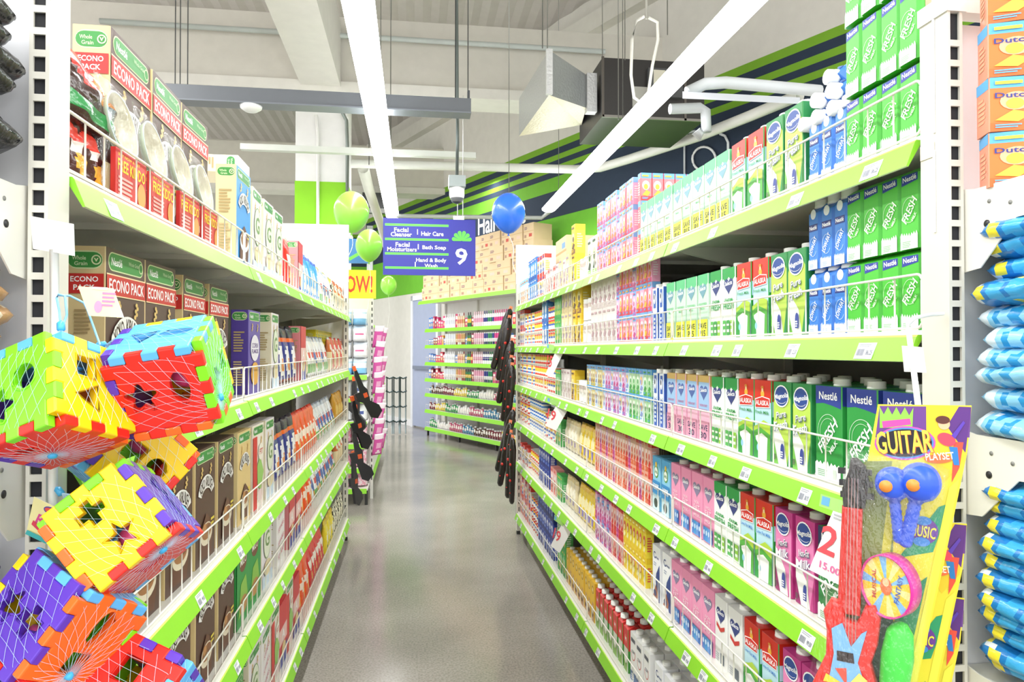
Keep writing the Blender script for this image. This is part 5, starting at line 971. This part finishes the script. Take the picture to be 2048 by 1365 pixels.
for cxi, cn in ((1.04, 'left'), (1.25, 'right')):
    stackbags(1, cxi-.045, .93, 1.456, 6, .034, blue2, 'b2', 'detergent_bag', 'pale blue bag, {} from the bottom of '+cn+' stack, middle right end display', 'bag', 'pale blue bags on the right end display', .2, .22, .045)
    stackbags(1, cxi-.04, .93, 1.456+.207, 4, .033, blue1, 'b1', 'detergent_bag', 'deep blue and yellow bag, {} up on pale bags, '+cn+' stack, right end display', 'bag', 'deep blue bags above the pale ones on the right end display', .2, .22, .045)
    stackbags(1, cxi-.045, .93, 1.066, 11, .028, blue1, 'b1', 'detergent_bag', 'deep blue and yellow bag, {} from the bottom, '+cn+' stack, lowest right end display', 'bag', 'deep blue bags on the lowest right end display shelf', .2, .22, .042)
blk = lambda u, v, s: 'e8dc28' if abs(u-.15) < .1 and v > .62 else ('3a3a3c' if rnd_lump(u, v, 3) > .3 else '161618')
brn = lambda u, v, s: 'd8c8a8' if rnd_lump(u, v, 5) > .35 else ('b08858' if rnd_lump(v, u, 1) > 0 else '7a5230')
dkb = lambda u, v, s: '7a98cc' if rnd_lump(u, v, 5) > .35 else '33508c'
for cxi, cn in ((-.715, 'right'), (-.93, 'left')):
    stackbags(-1, cxi+.045, 1.02, 1.836, 7, .036, blk, 'bk', 'snack_bag', 'black and yellow bag, {} from the bottom, '+cn+' stack, top left end display', 'bag', 'black bags on the top left end display', .2, .2, .05, .02)
    stackbags(-1, cxi+.045, 1.02, 1.451, 8, .033, brn, 'br', 'snack_bag', 'brown and beige bag, {} from the bottom, '+cn+' stack, middle left end display', 'bag', 'brown bags on the middle left end display', .2, .2, .045)
    stackbags(-1, cxi+.045, 1.02, 1.061, 7, .033, dkb, 'db', 'snack_bag', 'dusky blue bag, {} from the bottom, '+cn+' stack, lower left end display', 'bag', 'dusky blue bags on the lower left end display', .2, .2, .045)
# ------------------------------------------------ curved-outline plates with holes
def plate(outl, holes, th, bev):
    cu = bpy.data.curves.new('p', 'CURVE'); cu.dimensions = '2D'; cu.fill_mode = 'BOTH'; cu.extrude = max(0, th/2-bev); cu.bevel_depth = bev; cu.bevel_resolution = 1; cu.offset = -bev
    for pts in [outl]+holes:
        sp = cu.splines.new('POLY'); sp.points.add(len(pts)-1); sp.use_cyclic_u = True
        for p, q in zip(sp.points, pts): p.co = (q[0], q[1], 0, 1)
    o = bpy.data.objects.new('p', cu); C.objects.link(o); dg = bpy.context.evaluated_depsgraph_get(); me = o.evaluated_get(dg).to_mesh()
    vs = [tuple(v.co) for v in me.vertices]; fs = [tuple(p.vertices) for p in me.polygons]; o.evaluated_get(dg).to_mesh_clear(); bpy.data.objects.remove(o); bpy.data.curves.remove(cu); return vs, fs
def hole(kind, x, y, r):
    C2 = lambda f, n: [(x+f(k/n)[0]*r, y+f(k/n)[1]*r) for k in range(n)]
    if kind == 'circle': return C2(lambda t: (cos(2*pi*t), sin(2*pi*t)), 20)
    if kind == 'ellipse': return C2(lambda t: (1.35*cos(2*pi*t), .75*sin(2*pi*t)), 22)
    if kind == 'star': return [(x+r*(1.25 if k % 2 == 0 else .55)*sin(pi*k/5), y+r*(1.25 if k % 2 == 0 else .55)*cos(pi*k/5)) for k in range(10)]
    if kind == 'flower': return C2(lambda t: ((1+.28*cos(10*pi*t))*cos(2*pi*t), (1+.28*cos(10*pi*t))*sin(2*pi*t)), 40)
    if kind == 'cross': a = .42; p = [(a, a), (a, 1.1), (-a, 1.1), (-a, a), (-1.1, a), (-1.1, -a), (-a, -a), (-a, -1.1), (a, -1.1), (a, -a), (1.1, -a), (1.1, a)]; return [(x+q[0]*r, y+q[1]*r) for q in p]
    if kind == 'square': return [(x+r*a, y+r*b) for a, b in ((.9, .9), (-.9, .9), (-.9, -.9), (.9, -.9))]
    if kind == 'tri': return [(x, y+r*1.1), (x-r, y-r*.8), (x+r, y-r*.8)]
TS, TT = .125, .013
def facepts(pa, pb):      # square with interlocking tabs: pa along x edges, pb along y edges
    a = TS/2-TT; t = TT; segs = [-a, -.62*a, -.2*a, .2*a, .62*a, a]
    def edge(pat): 
        out = []
        for i in range(5): e = t if pat[i] else 0; out += [(segs[i], e), (segs[i+1], e)]
        return out
    P_ = []
    for q, pat in ((0, pa), (1, pb), (2, pa), (3, pb)):
        c, s_ = (1, 0, -1, 0)[q], (0, 1, 0, -1)[q]
        for x, e in edge(pat): X, Y = x, -a-e; P_.append((X*c-Y*s_, X*s_+Y*c))
    out = []
    for p in P_:
        if not out or (abs(p[0]-out[-1][0])+abs(p[1]-out[-1][1])) > 1e-6: out.append(p)
    if abs(out[0][0]-out[-1][0])+abs(out[0][1]-out[-1][1]) < 1e-6: out.pop()
    return out
A_, B_ = (0, 1, 0, 1, 0), (1, 0, 1, 0, 1)
def toycube(label, c, axes, cols, holes, gather, tag_):
    """axes: world directions of the cube's own x, y, z; cols/holes: for +x, -x, +y, -y, +z, -z"""
    root = bpy.data.objects.new('shape_sorter_cube', None); C.objects.link(root); root['label'] = label; root['category'] = 'toy'; root['group'] = 'puzzle cube toys hanging in nets'
    X, Y, Z = axes; M = Matrix(((X.x, Y.x, Z.x, c.x), (X.y, Y.y, Z.y, c.y), (X.z, Y.z, Z.z, c.z), (0, 0, 0, 1))); root.matrix_world = M
    dirs = [((1, 0, 0), (0, 1, 0), (0, 0, 1)), ((-1, 0, 0), (0, 1, 0), (0, 0, -1)), ((0, 1, 0), (0, 0, 1), (1, 0, 0)), ((0, -1, 0), (0, 0, 1), (-1, 0, 0)), ((0, 0, 1), (1, 0, 0), (0, 1, 0)), ((0, 0, -1), (1, 0, 0), (0, -1, 0))]
    for i, (n, u, v) in enumerate(dirs):
        hs = [hole(k, x*TS, y*TS, r*TS) for k, x, y, r in holes[i]]
        n_, u_, v_ = Vector(n), Vector(u), Vector(v)
        vs, fs = plate(facepts(B_, A_), hs, TT, .0022); off = TS/2-TT/2
        mb = MB(); mb.add([n_*(off+q[2])+u_*q[0]+v_*q[1] for q in vs], fs, cols[i], 'plastic'); 
        for k, x, y, r in holes[i]:      # raised rim round each opening
            pts = hole(k, x*TS, y*TS, r*TS*1.08); mb.tube([n_*(TS/2)+u_*q[0]+v_*q[1] for q in pts], .0016, cols[i], 'plastic', 5, True)
        mb.obj('face_panel', root)
    ib = MB(); ib.lathe([(.001, -.02), (.018, -.014), (.022, 0), (.018, .014), (.001, .02)], 'e85a9a', 'plastic', 12, Matrix.Translation((.02, .01, -.025))); ib.box(-.035, -.005, -.03, 0, -.045, -.015, '58c040', 'plastic'); ib.obj('shape_block', root)
    # stretched net bag
    inv = M.inverted(); g = inv @ gather; ax = g.normalized(); kn = -ax; t1 = ax.orthogonal().normalized(); t2 = ax.cross(t1); mb = MB(); N = 30
    def hull(d): q = (abs(d.x)**7+abs(d.y)**7+abs(d.z)**7)**(1/7); return TS/2*1.03/q
    def pt(th, ph):
        d = ax*cos(th)+(t1*cos(ph)+t2*sin(ph))*sin(th); p = d*hull(d); w_ = min(1, th/.75); w_ = w_*w_*(3-2*w_)
        return g.lerp(p, w_) if w_ < 1 else p
    for k in range(N):
        for sgn in (1, -1): mb.tube([pt(pi*j/26*.995, 2*pi*k/N+sgn*1.5*(j/26)) for j in range(27)], .0002, 'bcdcf0', 'plastic', 3)
    mb.obj('net_bag', root)
    mb = MB(); kp = kn*hull(kn); mb.lathe([(.001, -.004), (.005, -.003), (.006, 0), (.004, .004), (.001, .006)], '3aa8e0', 'plastic', 8, Matrix.Translation(kp)); mb.obj('net_knot', root); mb = MB(); mb.lathe([(.001, -.006), (.005, -.004), (.005, .006), (.001, .01)], '4ab0e4', 'plastic', 8, Matrix.Translation(g)); mb.obj('net_knot', root)
    return root
def vdir(px, py, r, u, c):   # direction given as right, up, toward the viewer at that spot
    f = ray(px, py).normalized(); rr = f.cross(Vector((0, 0, 1))).normalized(); uu = rr.cross(f); return (rr*r+uu*u-f*c).normalized()
def axes3(px, py, a, b):
    X = vdir(px, py, *a); Y = vdir(px, py, *b); Y = (Y-X*X.dot(Y)).normalized(); return X, Y, X.cross(Y)
GR, YE, RE, BL, PU, OR_ = '7ee01c', 'f6cc10', 'e02418', '5cb0ea', '5a34b4', 'f4681c'
H2 = lambda a, b, s=.13: [(a, -.17, 0, s), (b, .17, 0, s)]
# X = green (left), Y = yellow (right), Z = their cross (up, away) -> -Z red below
toycube('puzzle cube toy with green and yellow faces over red, upper left', PD(112, 806, .9), axes3(112, 806, (-.7, .25, .62), (.7, .3, .62)), [GR, OR_, YE, PU, BL, RE], [[('circle', .15, .1, .13), ('flower', -.15, -.12, .14)], H2('tri', 'star'), [('square', .18, .12, .12), ('tri', -.14, .1, .13)], H2('circle', 'tri'), H2('cross', 'square'), [('flower', .18, .18, .1)]], PD(122, 655, .92), 0)
toycube('puzzle cube toy with large red face and blue top, nearest the aisle', PD(345, 752, .98), axes3(345, 752, (-.2, -.4, .887), (-.25, .87, .35)), [RE, YE, BL, OR_, PU, GR], [[('flower', .0, .2, .13), ('ellipse', .05, -.2, .13)], H2('tri', 'star'), H2('ellipse', 'tri'), H2('circle', 'tri'), H2('cross', 'square', .1), H2('flower', 'star')], PD(205, 690, 1.0), 0)
toycube('puzzle cube toy with yellow star face, purple and red sides', PD(250, 1058, .94), axes3(250, 1058, (-.35, .1, .93), (.75, .6, .27)), [YE, BL, PU, OR_, GR, RE], [[('cross', -.03, .2, .12), ('star', .06, -.18, .13)], H2('tri', 'star'), H2('ellipse', 'tri'), H2('circle', 'tri'), H2('cross', 'square'), [('square', .1, .0, .12)]], PD(120, 985, 1.0), 0)
toycube('puzzle cube toy with purple, orange and light blue faces, lower left', PD(120, 1245, .9), axes3(120, 1245, (-.65, .3, .7), (.45, -.55, .7)), [PU, GR, OR_, YE, BL, RE], [H2('flower', 'cross', .13), H2('tri', 'star'), [('ellipse', .18, .0, .14), ('square', -.18, .02, .12)], H2('circle', 'tri'), H2('cross', 'square'), H2('ellipse', 'tri')], PD(100, 1120, .95), 0)
toycube('puzzle cube toy mostly hidden between the red and yellow ones', PD(262, 915, 1.1), axes3(262, 915, (.3, -.1, .93), (-.7, .7, .3)), [YE, GR, PU, RE, BL, OR_], [H2('circle', 'square'), H2('tri', 'star'), H2('cross', 'square'), H2('circle', 'tri'), H2('cross', 'square'), H2('ellipse', 'tri')], PD(200, 720, 1.08), 0)
toycube('puzzle cube toy with red face cut off at the bottom edge', PD(262, 1405, .93), axes3(262, 1405, (-.25, .35, .9), (.6, .75, -.1)), [RE, YE, PU, OR_, GR, BL], [H2('circle', 'square'), H2('tri', 'star'), H2('cross', 'square'), H2('circle', 'tri'), H2('cross', 'square'), H2('ellipse', 'tri')], PD(200, 1290, .98), 0)
# printed header cards, strings and the clip strip holding the toys
def card(pts, dep, col, fn, label, name='header_card'):
    P_ = [PD(x, y, d) for (x, y), d in zip(pts, dep if isinstance(dep, (list, tuple)) else [dep]*4)]; P_[2] = P_[1]+P_[3]-P_[0]; U = (P_[1]-P_[0]); V = (P_[3]-P_[0]); w_, h_ = U.length, V.length; U.normalize(); V = (V-U*V.dot(U)).normalized(); N = U.cross(V)
    mb = MB(); mb.add(P_+[p-N*.0006 for p in P_], [(0, 1, 2, 3), (7, 6, 5, 4), (0, 4, 5, 1), (1, 5, 6, 2), (2, 6, 7, 3), (3, 7, 4, 0)], [col]+['f4f2ec']*5, 'print')
    o_ = P_[0]; F = Face(mb, o_+U*w_/2, U, V, w_, h_); fn(F); return mb.obj(name, None, label, 'card')
card([(178, 632), (248, 636), (238, 603), (156, 573)], .955, 'f8f2b8', lambda F: (F.ell(.25, .3, .12, .2, 'f0a0c0'), F.lines(.35, .8, .3, .8, 4, 'e88ab0'), F.rect(.05, .85, .5, .93, 'f0d0d8')), 'pale yellow card tag on the red and blue puzzle cube')
card([(52, 1068), (98, 1090), (112, 1010), (68, 994)], .99, 'f2eaa8', lambda F: (F.ell(.5, .82, .3, .1, '4a3a9a'), F.ell(.5, .82, .25, .07, 'e04a3a'), F.txt('R', .3, .5, .34, .26, 'd83a90'), F.txt('O', .66, .48, .3, .2, '3a9ad0'), F.poly([(.05, .3), (.95, .1), (.95, .2), (.05, .42)], 'd83a50'), F.rect(0, 0, 1, .12, '3ab0b0')), 'small printed card with pink letter beside the yellow cube')
sp = bpy.data.objects.new('clip_strip', None); C.objects.link(sp); sp.location = PD(104, 470, 1.0); sp['label'] = 'white clip strip plate on the left corner post holding the toys'; sp['category'] = 'display strip'
L0 = sp.location
def rel(p): return Vector(p)-L0
q4 = [PD(60, 432, 1.015), PD(146, 448, .995), PD(148, 512, .995), PD(66, 498, 1.015)]; mb = MB(); mb.add([rel(p) for p in q4]+[rel(p)+Vector((0, .003, 0)) for p in q4], [(3, 2, 1, 0), (4, 5, 6, 7), (0, 1, 5, 4), (1, 2, 6, 5), (2, 3, 7, 6), (3, 0, 4, 7)], 'f2f2ee', 'plastic'); mb.obj('plate', sp)
MB().tube([rel(PD(108, 500, 1.01)), rel(PD(110, 640, 1.01)), rel(PD(106, 900, 1.01)), rel(PD(104, 1360, 1.01))], .006, 'f0f0ea', 'plastic', 6).obj('strip', sp)
MB().tube([rel(PD(x, y, .95)) for x, y in ((122, 656), (118, 620), (113, 596), (117, 589), (130, 592), (134, 630), (124, 656))], .0016, '8cc8ea', 'plastic', 5).obj('string', sp)
MB().tube([rel(PD(x, y, .97)) for x, y in ((118, 591), (140, 592), (168, 606), (175, 620), (200, 690))], .0016, '8cc8ea', 'plastic', 5).obj('string', sp)
# ------------------------------------------------ toy guitar playsets hanging at the right post
def playset(dx, dy, dep, label, full=True):
    """laid out in its own flat frame: x right, z up, thickness toward the viewer; sizes in metres from the hook hole"""
    root = bpy.data.objects.new('toy_guitar_set', None); C.objects.link(root); o = PD(1835+dx, 838+dy, dep); f = ray(1835+dx, 1000).normalized(); rz = math.atan2(-f.x, f.y); root.location = o; root.rotation_euler = (0, 0, rz)
    root['label'] = label; root['category'] = 'toy'; root['group'] = 'toy guitar playsets hanging at the right post'
    k = 1/FX*1.0
    T = lambda x, y: ((x-1835)*k, -(y-838)*k)
    def pl(pts, th, bev, y, col, m='plastic', holes=[]):
        vs, fs = plate([T(*p) for p in pts], [[T(*p) for p in h] for h in holes], th, bev); mb = MB(); mb.add([(a, -b_-y, c_) for a, c_, b_ in vs], fs, col, m); return mb
    def flat(mb, pts, col, y, m='print'): mb.add([(T(*p)[0], -y, T(*p)[1]) for p in pts], [tuple(range(len(pts)))], col, m)
    card_ = [(1765, 812), (1926, 808), (1918, 900), (1880, 1110), (1830, 1370), (1800, 1520), (1640, 1520), (1700, 1150), (1745, 930)]
    mb = pl(card_, .0008, .0001, 0, 'e9dc3a', 'print')
    fl = lambda pts, col, y=.0008: flat(mb, pts, col, y)
    fl([(1740, 930), (1800, 925), (1790, 1110), (1760, 1300), (1700, 1520), (1645, 1518), (1702, 1150)], '7f9046', .0009); fl([(1790, 925), (1806, 925), (1770, 1250), (1755, 1250)], 'c8c83c', .001); fl([(1760, 1180), (1785, 1120), (1790, 1250), (1760, 1400), (1740, 1400)], '1c5a40', .001)
    fl([(1768, 815), (1925, 811), (1922, 870), (1760, 880)], '6a3c8c'); fl([(1850, 811), (1925, 811), (1912, 915), (1880, 960), (1850, 900)], 'e8c82c', .001); fl([(1905, 811), (1925, 811), (1915, 900), (1885, 850)], '5a2c80', .0012)
    fl([(1890, 1000), (1860, 1100), (1800, 1120), (1870, 1010)], '2a9a6a', .001); fl([(1850, 1150), (1815, 1330), (1770, 1400), (1800, 1200)], '1f8a5a', .001); fl([(1888, 970), (1905, 950), (1830, 1365), (1815, 1365)], 'f2ea4a', .0012); fl([(1896, 880), (1912, 880), (1905, 930), (1892, 960)], 'e8503c', .0014)
    n = 24
    def ell(x, y, a, b, col, yy, rot=0): flat(mb, [(x+a*cos(2*pi*i/n)*cos(rot)-b*sin(2*pi*i/n)*sin(rot), y+a*cos(2*pi*i/n)*sin(rot)+b*sin(2*pi*i/n)*cos(rot)) for i in range(n)][::-1], col, yy)
    flat(mb, [(1768+ (i*7.5), 846-(14 if i % 2 else 30)) for i in range(9)]+[(1826, 856), (1768, 860)], '8ed04a', .0014); fl([(1772, 846), (1822, 838), (1824, 850), (1774, 860)], 'd84aa0', .0016)
    ell(1812, 888, 54, 34, 'c850b0', .0016, -.12); ell(1812, 888, 51, 31, '4a8ad0', .0018, -.12); ell(1812, 888, 48, 28, '1a1420', .002, -.12)
    F = Face(mb, (T(1812, 0)[0], -.002, T(0, 918)[1]), (1, 0, 0), (0, 0, 1), 110*k, 60*k); F.txt('GUITAR', .5, .52, .92, .78, 'd8703a', 6); F.txt('GUITAR', .49, .54, .9, .76, 'f6e24a', 6)
    ell(1870, 915, 24, 9, 'e8703c', .0022, -.1); F2 = Face(mb, (T(1872, 0)[0], -.0022, T(0, 918)[1]), (1, 0, 0), (0, 0, 1), 48*k, 18*k); F2.txt('PLAYSET', .5, .45, 1, .8, 'fbf4e0', 8)
    # plain little cartoon guitarist
    ell(1880, 846, 10, 11, 'f0b890', .0022); ell(1878, 838, 12, 8, '5a2a22', .0024); ell(1884, 876, 16, 12, 'e0445a', .0024, .5); fl([(1892, 868), (1912, 838), (1915, 842), (1898, 874)], '5a3ab0', .0026); fl([(1888, 890), (1902, 890), (1905, 925), (1896, 925)], '2a7ac0', .0022)
    ell(1846, 1060, 23, 26, '6a3a9a', .002, .2); ell(1843, 1040, 15, 9, '3a8ad8', .0024); ell(1840, 1082, 15, 9, '3a8ad8', .0024); F3 = Face(mb, (T(1843, 0)[0], -.0026, T(0, 1074)[1]), (1, 0, 0), (0, 0, 1), 44*k, 26*k); F3.txt('MUSIC', .5, .5, 1, .9, 'e8e04a', -6)
    mb.obj('printed_card', root)
    if not full: 
        pl([(1790, 1130), (1815, 1120), (1820, 1180), (1790, 1190)], .02, .006, .012, '4ad83a').obj('shaker', root); return root
    # guitar
    body = [(1700, 1225), (1712, 1222), (1722, 1245), (1726, 1275), (1735, 1285), (1745, 1262), (1748, 1238), (1760, 1232), (1772, 1245), (1770, 1290), (1758, 1340), (1766, 1390), (1780, 1450), (1760, 1500), (1700, 1510), (1650, 1490), (1640, 1440), (1660, 1380), (1664, 1330), (1660, 1270), (1672, 1232)]
    sc_ = 1.0
    pl([(1700, 1020), (1738, 1022), (1732, 1240), (1690, 1240)], .012, .003, .022, 'cc2420').obj('guitar_neck', root)
    pl([(1664, 1240), (1678, 1214), (1700, 1218), (1706, 1250), (1725, 1254), (1733, 1240), (1742, 1216), (1760, 1212), (1770, 1235), (1764, 1290), (1752, 1330), (1770, 1400), (1765, 1480), (1700, 1510), (1640, 1480), (1640, 1400), (1668, 1330), (1670, 1280)], .024, .006, .02, 'dc2a24').obj('guitar_body', root)
    mb = pl([(1700, 1255), (1716, 1300), (1735, 1270), (1745, 1262), (1728, 1330), (1750, 1400), (1720, 1440), (1670, 1400), (1684, 1320), (1680, 1270)], .002, .0004, .0335, '7ab4e0', 'print')
    for i in range(6): a = i*1.05; flat(mb, [(1708, 1380), (1708+44*cos(a), 1380+36*sin(a)), (1708+44*cos(a+.5), 1380+36*sin(a+.5))], ['f2cc3a', 'e8503c', 'f6e86a'][i % 3], .0352)
    flat(mb, [(1690, 1312), (1720, 1312), (1722, 1332), (1690, 1332)], '2a2024', .0354); mb.obj('guitar_sticker', root)
    pl([(1716, 922), (1728, 920), (1744, 935), (1750, 965), (1742, 1022), (1702, 1022), (1700, 985), (1712, 950)], .012, .003, .022, '1c1c20').obj('guitar_head', root)
    mb = MB(); 
    for i in range(4): mb.tube([(T(1722, 0)[0]-.006+.004*i, -.032, T(0, 960)[1]), (T(1714, 0)[0]-.007+.0045*i, -.034, T(0, 1330)[1])], .0005, 'e8c8c8', 'metal', 4)
    mb.obj('guitar_strings', root)
    for i in range(3):
        for sx in (-1, 1): x, y = 1724+sx*24+i*2, 948+i*24; MB().box(T(x, 0)[0]-.005, T(x, 0)[0]+.005, -.028, -.02, T(0, y)[1]-.004, T(0, y)[1]+.004, '26262a', 'plastic').obj('tuning_peg', root)
    # maracas
    for x, y, r, hx_, hy in ((1792, 965, 32, 1802, 1080), (1838, 958, 37, 1812, 1086)):
        c_ = Vector((T(x, 0)[0], -.034, T(0, y)[1])); d = Vector((T(hx_, 0)[0], -.02, T(0, hy)[1]))-c_; L_ = d.length; M = Matrix.Translation(c_) @ d.to_track_quat('Z', 'Y').to_matrix().to_4x4(); rr = r*k
        mb = MB(); prof = [(.001, -rr*1.08)]+[(rr*cos(a), rr*1.08*sin(a)) for a in [-pi/2+pi*i/14 for i in range(1, 11)]]+[(rr*.42, rr*.95), (rr*.3, rr*1.15)]+[(rr*(.34 if i % 2 else .3), rr*1.2+(L_-rr*1.2)*i/14) for i in range(15)]+[(.001, L_+.004)]
        mb.lathe(prof, '2f5ad8', 'plastic', 20, M); mr = mb.obj('maraca', root)
        MB().lathe([(.0085, -.0006), (.0085, .0006)], 'e8903a', 'print', 14, Matrix.Translation(c_+Vector((-.008, -rr*.97, 0))) @ Matrix.Rotation(pi/2, 4, 'X')).obj('sticker', mr)
    # tambourine: printed disc in a pink hoop seen half side on
    cT = Vector((T(1785, 0)[0], -.026, T(0, 1168)[1])); M = Matrix.Translation(cT) @ Matrix.Rotation(R(-28), 4, 'Z') @ Matrix.Rotation(pi/2, 4, 'X') @ Matrix.Scale(1.18, 4, (0, 1, 0))
    rr = 50*k; mb = MB(); n = 36
    prof = [(rr, .012), (rr*1.05, .012), (rr*1.05, -.014), (rr, -.014), (rr, .012)]
    vs = [(r_*cos(2*pi*i/n), r_*sin(2*pi*i/n), z) for r_, z in prof[:4] for i in range(n)]; fs = [(a*n+i, a*n+(i+1) % n, ((a+1) % 4)*n+(i+1) % n, ((a+1) % 4)*n+i) for a in range(4) for i in range(n)]
    mb.add(vs, fs, 'd82a92', 'plastic', M, True); tb = mb.obj('tambourine', root)
    mb = MB(); 
    for i in range(20):
        a, b_ = 2*pi*i/20, 2*pi*(i+1)/20; mb.add([(0, 0, .008), (rr*cos(a), rr*sin(a), .008), (rr*cos(b_), rr*sin(b_), .008)], [(0, 1, 2)], ['f2cc30', '7ab8e8', 'f2cc30', 'e8e090'][i % 4], 'print', M)
    F = Face(mb, M @ Vector((0, -rr*.72, .0085)), (M.to_3x3() @ Vector((1, 0, 0))).normalized(), (M.to_3x3() @ Vector((0, 1, 0))).normalized(), rr*1.9, rr*1.7)
    F.txt('MUSICAL', .24, .5, .6, .1, 'c04a3a', 90); F.txt('FANTASY', .76, .5, .6, .12, '3a5ab0', 80); F.ell(.5, .5, .12, .2, 'e8703c'); F.ell(.5, .6, .07, .1, 'f0c090'); mb.obj('drum_skin', tb)
    # green shaker
    cS = Vector((T(1796, 0)[0], -.024, T(0, 1320)[1])); mb = MB(); mb.lathe([(.001, -.075), (.012, -.07), (.019, -.03), (.021, .01), (.017, .045), (.009, .057), (.001, .06)], '34cf3c', 'plastic', 16, Matrix.Translation(cS) @ Matrix.Rotation(R(6), 4, 'Y')); mb.obj('whistle', root)
    # clear blister over everything
    mb = MB(); out = [(1712, 905), (1770, 912), (1830, 900), (1885, 935), (1880, 990), (1862, 1100), (1850, 1200), (1838, 1300), (1825, 1420), (1780, 1515), (1640, 1515), (1632, 1420), (1652, 1260), (1668, 1210), (1690, 1190), (1694, 1020)]
    o0 = [T(*p) for p in out]; cx = sum(p[0] for p in o0)/len(o0); n = len(o0)
    rings = []
    for sfac, yy in ((1.03, .001), (1.0, .03), (.96, .044), (.8, .05)): rings += [(cx+(p[0]-cx)*sfac*1.0, -yy, p[1]+(.0 if sfac > .9 else -(p[1]+.22)*.12)) for p in o0]
    fs = [(a*n+i, a*n+(i+1) % n, (a+1)*n+(i+1) % n, (a+1)*n+i) for a in range(3) for i in range(n)]+[tuple(3*n+i for i in range(n))]
    mb.add(rings, fs, 'ffffff', 'blister', None, True); mb.obj('clear_blister', root)
    return root
playset(0, 0, 1.0, 'toy guitar playset with red guitar, blue maracas and pink tambourine, frontmost')
playset(-2, 228, 1.07, 'toy guitar playset half hidden behind the front one', False)
playset(-4, 372, 1.1, 'toy guitar playset lowest and furthest back of three', False)
hk = bpy.data.objects.new('hook_strip', None); C.objects.link(hk); L0 = PD(1850, 640, 1.12); hk.location = L0; hk['label'] = 'white hook and plate on the right post holding the toy guitars'; hk['category'] = 'display strip'
MB().tube([rel(p) for p in (PD(1886, 628, 1.165), PD(1860, 630, 1.14), PD(1830, 636, 1.11), PD(1816, 648, 1.09), PD(1820, 690, 1.08))], .0032, 'f2f0e8', 'paint', 8).obj('hook_arm', hk)
q4 = [PD(1806, 692, 1.05), PD(1846, 695, 1.05), PD(1853, 746, 1.05), PD(1811, 744, 1.05)]; mb = MB(); mb.add([rel(p) for p in q4]+[rel(p)+Vector((0, .003, 0)) for p in q4], [(3, 2, 1, 0), (4, 5, 6, 7), (0, 1, 5, 4), (1, 2, 6, 5), (2, 3, 7, 6), (3, 0, 4, 7)], 'f0f0ea', 'plastic'); mb.obj('plate', hk)
q4 = [PD(1812, 655, 1.07), PD(1822, 655, 1.07), PD(1846, 835, 1.02), PD(1834, 835, 1.02)]; mb = MB(); mb.add([rel(p) for p in q4]+[rel(p)+Vector((0, .0015, 0)) for p in q4], [(3, 2, 1, 0), (4, 5, 6, 7), (0, 1, 5, 4), (1, 2, 6, 5), (2, 3, 7, 6), (3, 0, 4, 7)], 'f0f0ea', 'plastic'); mb.obj('strip', hk)
# price flags tucked into the price strips
def flag(pts, dep, big, small, label, top='a8dc7c'):
    def fn(F):
        F.rect(0, .84, 1, 1, top); F.rect(.05, .87, .25, .98, '6ab0e0'); F.lines(.4, .9, .74, .82, 2, 'b0b4b8'); F.txt(big, .52, .46, .72, .36, 'e8505c', 0, .15)
        if small: F.txt(small, .5, .14, .5, .09, 'e86aa0')
    return card(pts, dep, 'fafafa', fn, label, 'price_flag')
flag([(1618, 1140), (1700, 1182), (1735, 1050), (1672, 1008)], [1.28, 1.16, 1.13, 1.24], '21', '15.00', 'white price flag reading 21 beside the toy guitar')
for pts, X, t, lb in (([(1090, 750), (1104, 754), (1128, 704), (1112, 702)], .858, '15', 'small white price flag on the third right shelf strip'), ([(1090, 852), (1112, 862), (1131, 822), (1112, 812)], .858, '19', 'small white price flag on the fourth right shelf strip'), ([(1101, 1092), (1119, 1107), (1141, 1062), (1124, 1048)], .858, '19', 'small white price flag on the fifth right shelf strip')):
    dp = [(PX(x, y, X)-E0).dot(_f) for x, y in pts]; m_ = sum(dp)/4; flag(pts, [m_+(d-m_)*.3 for d in dp], t, None, lb)

#@@PART6
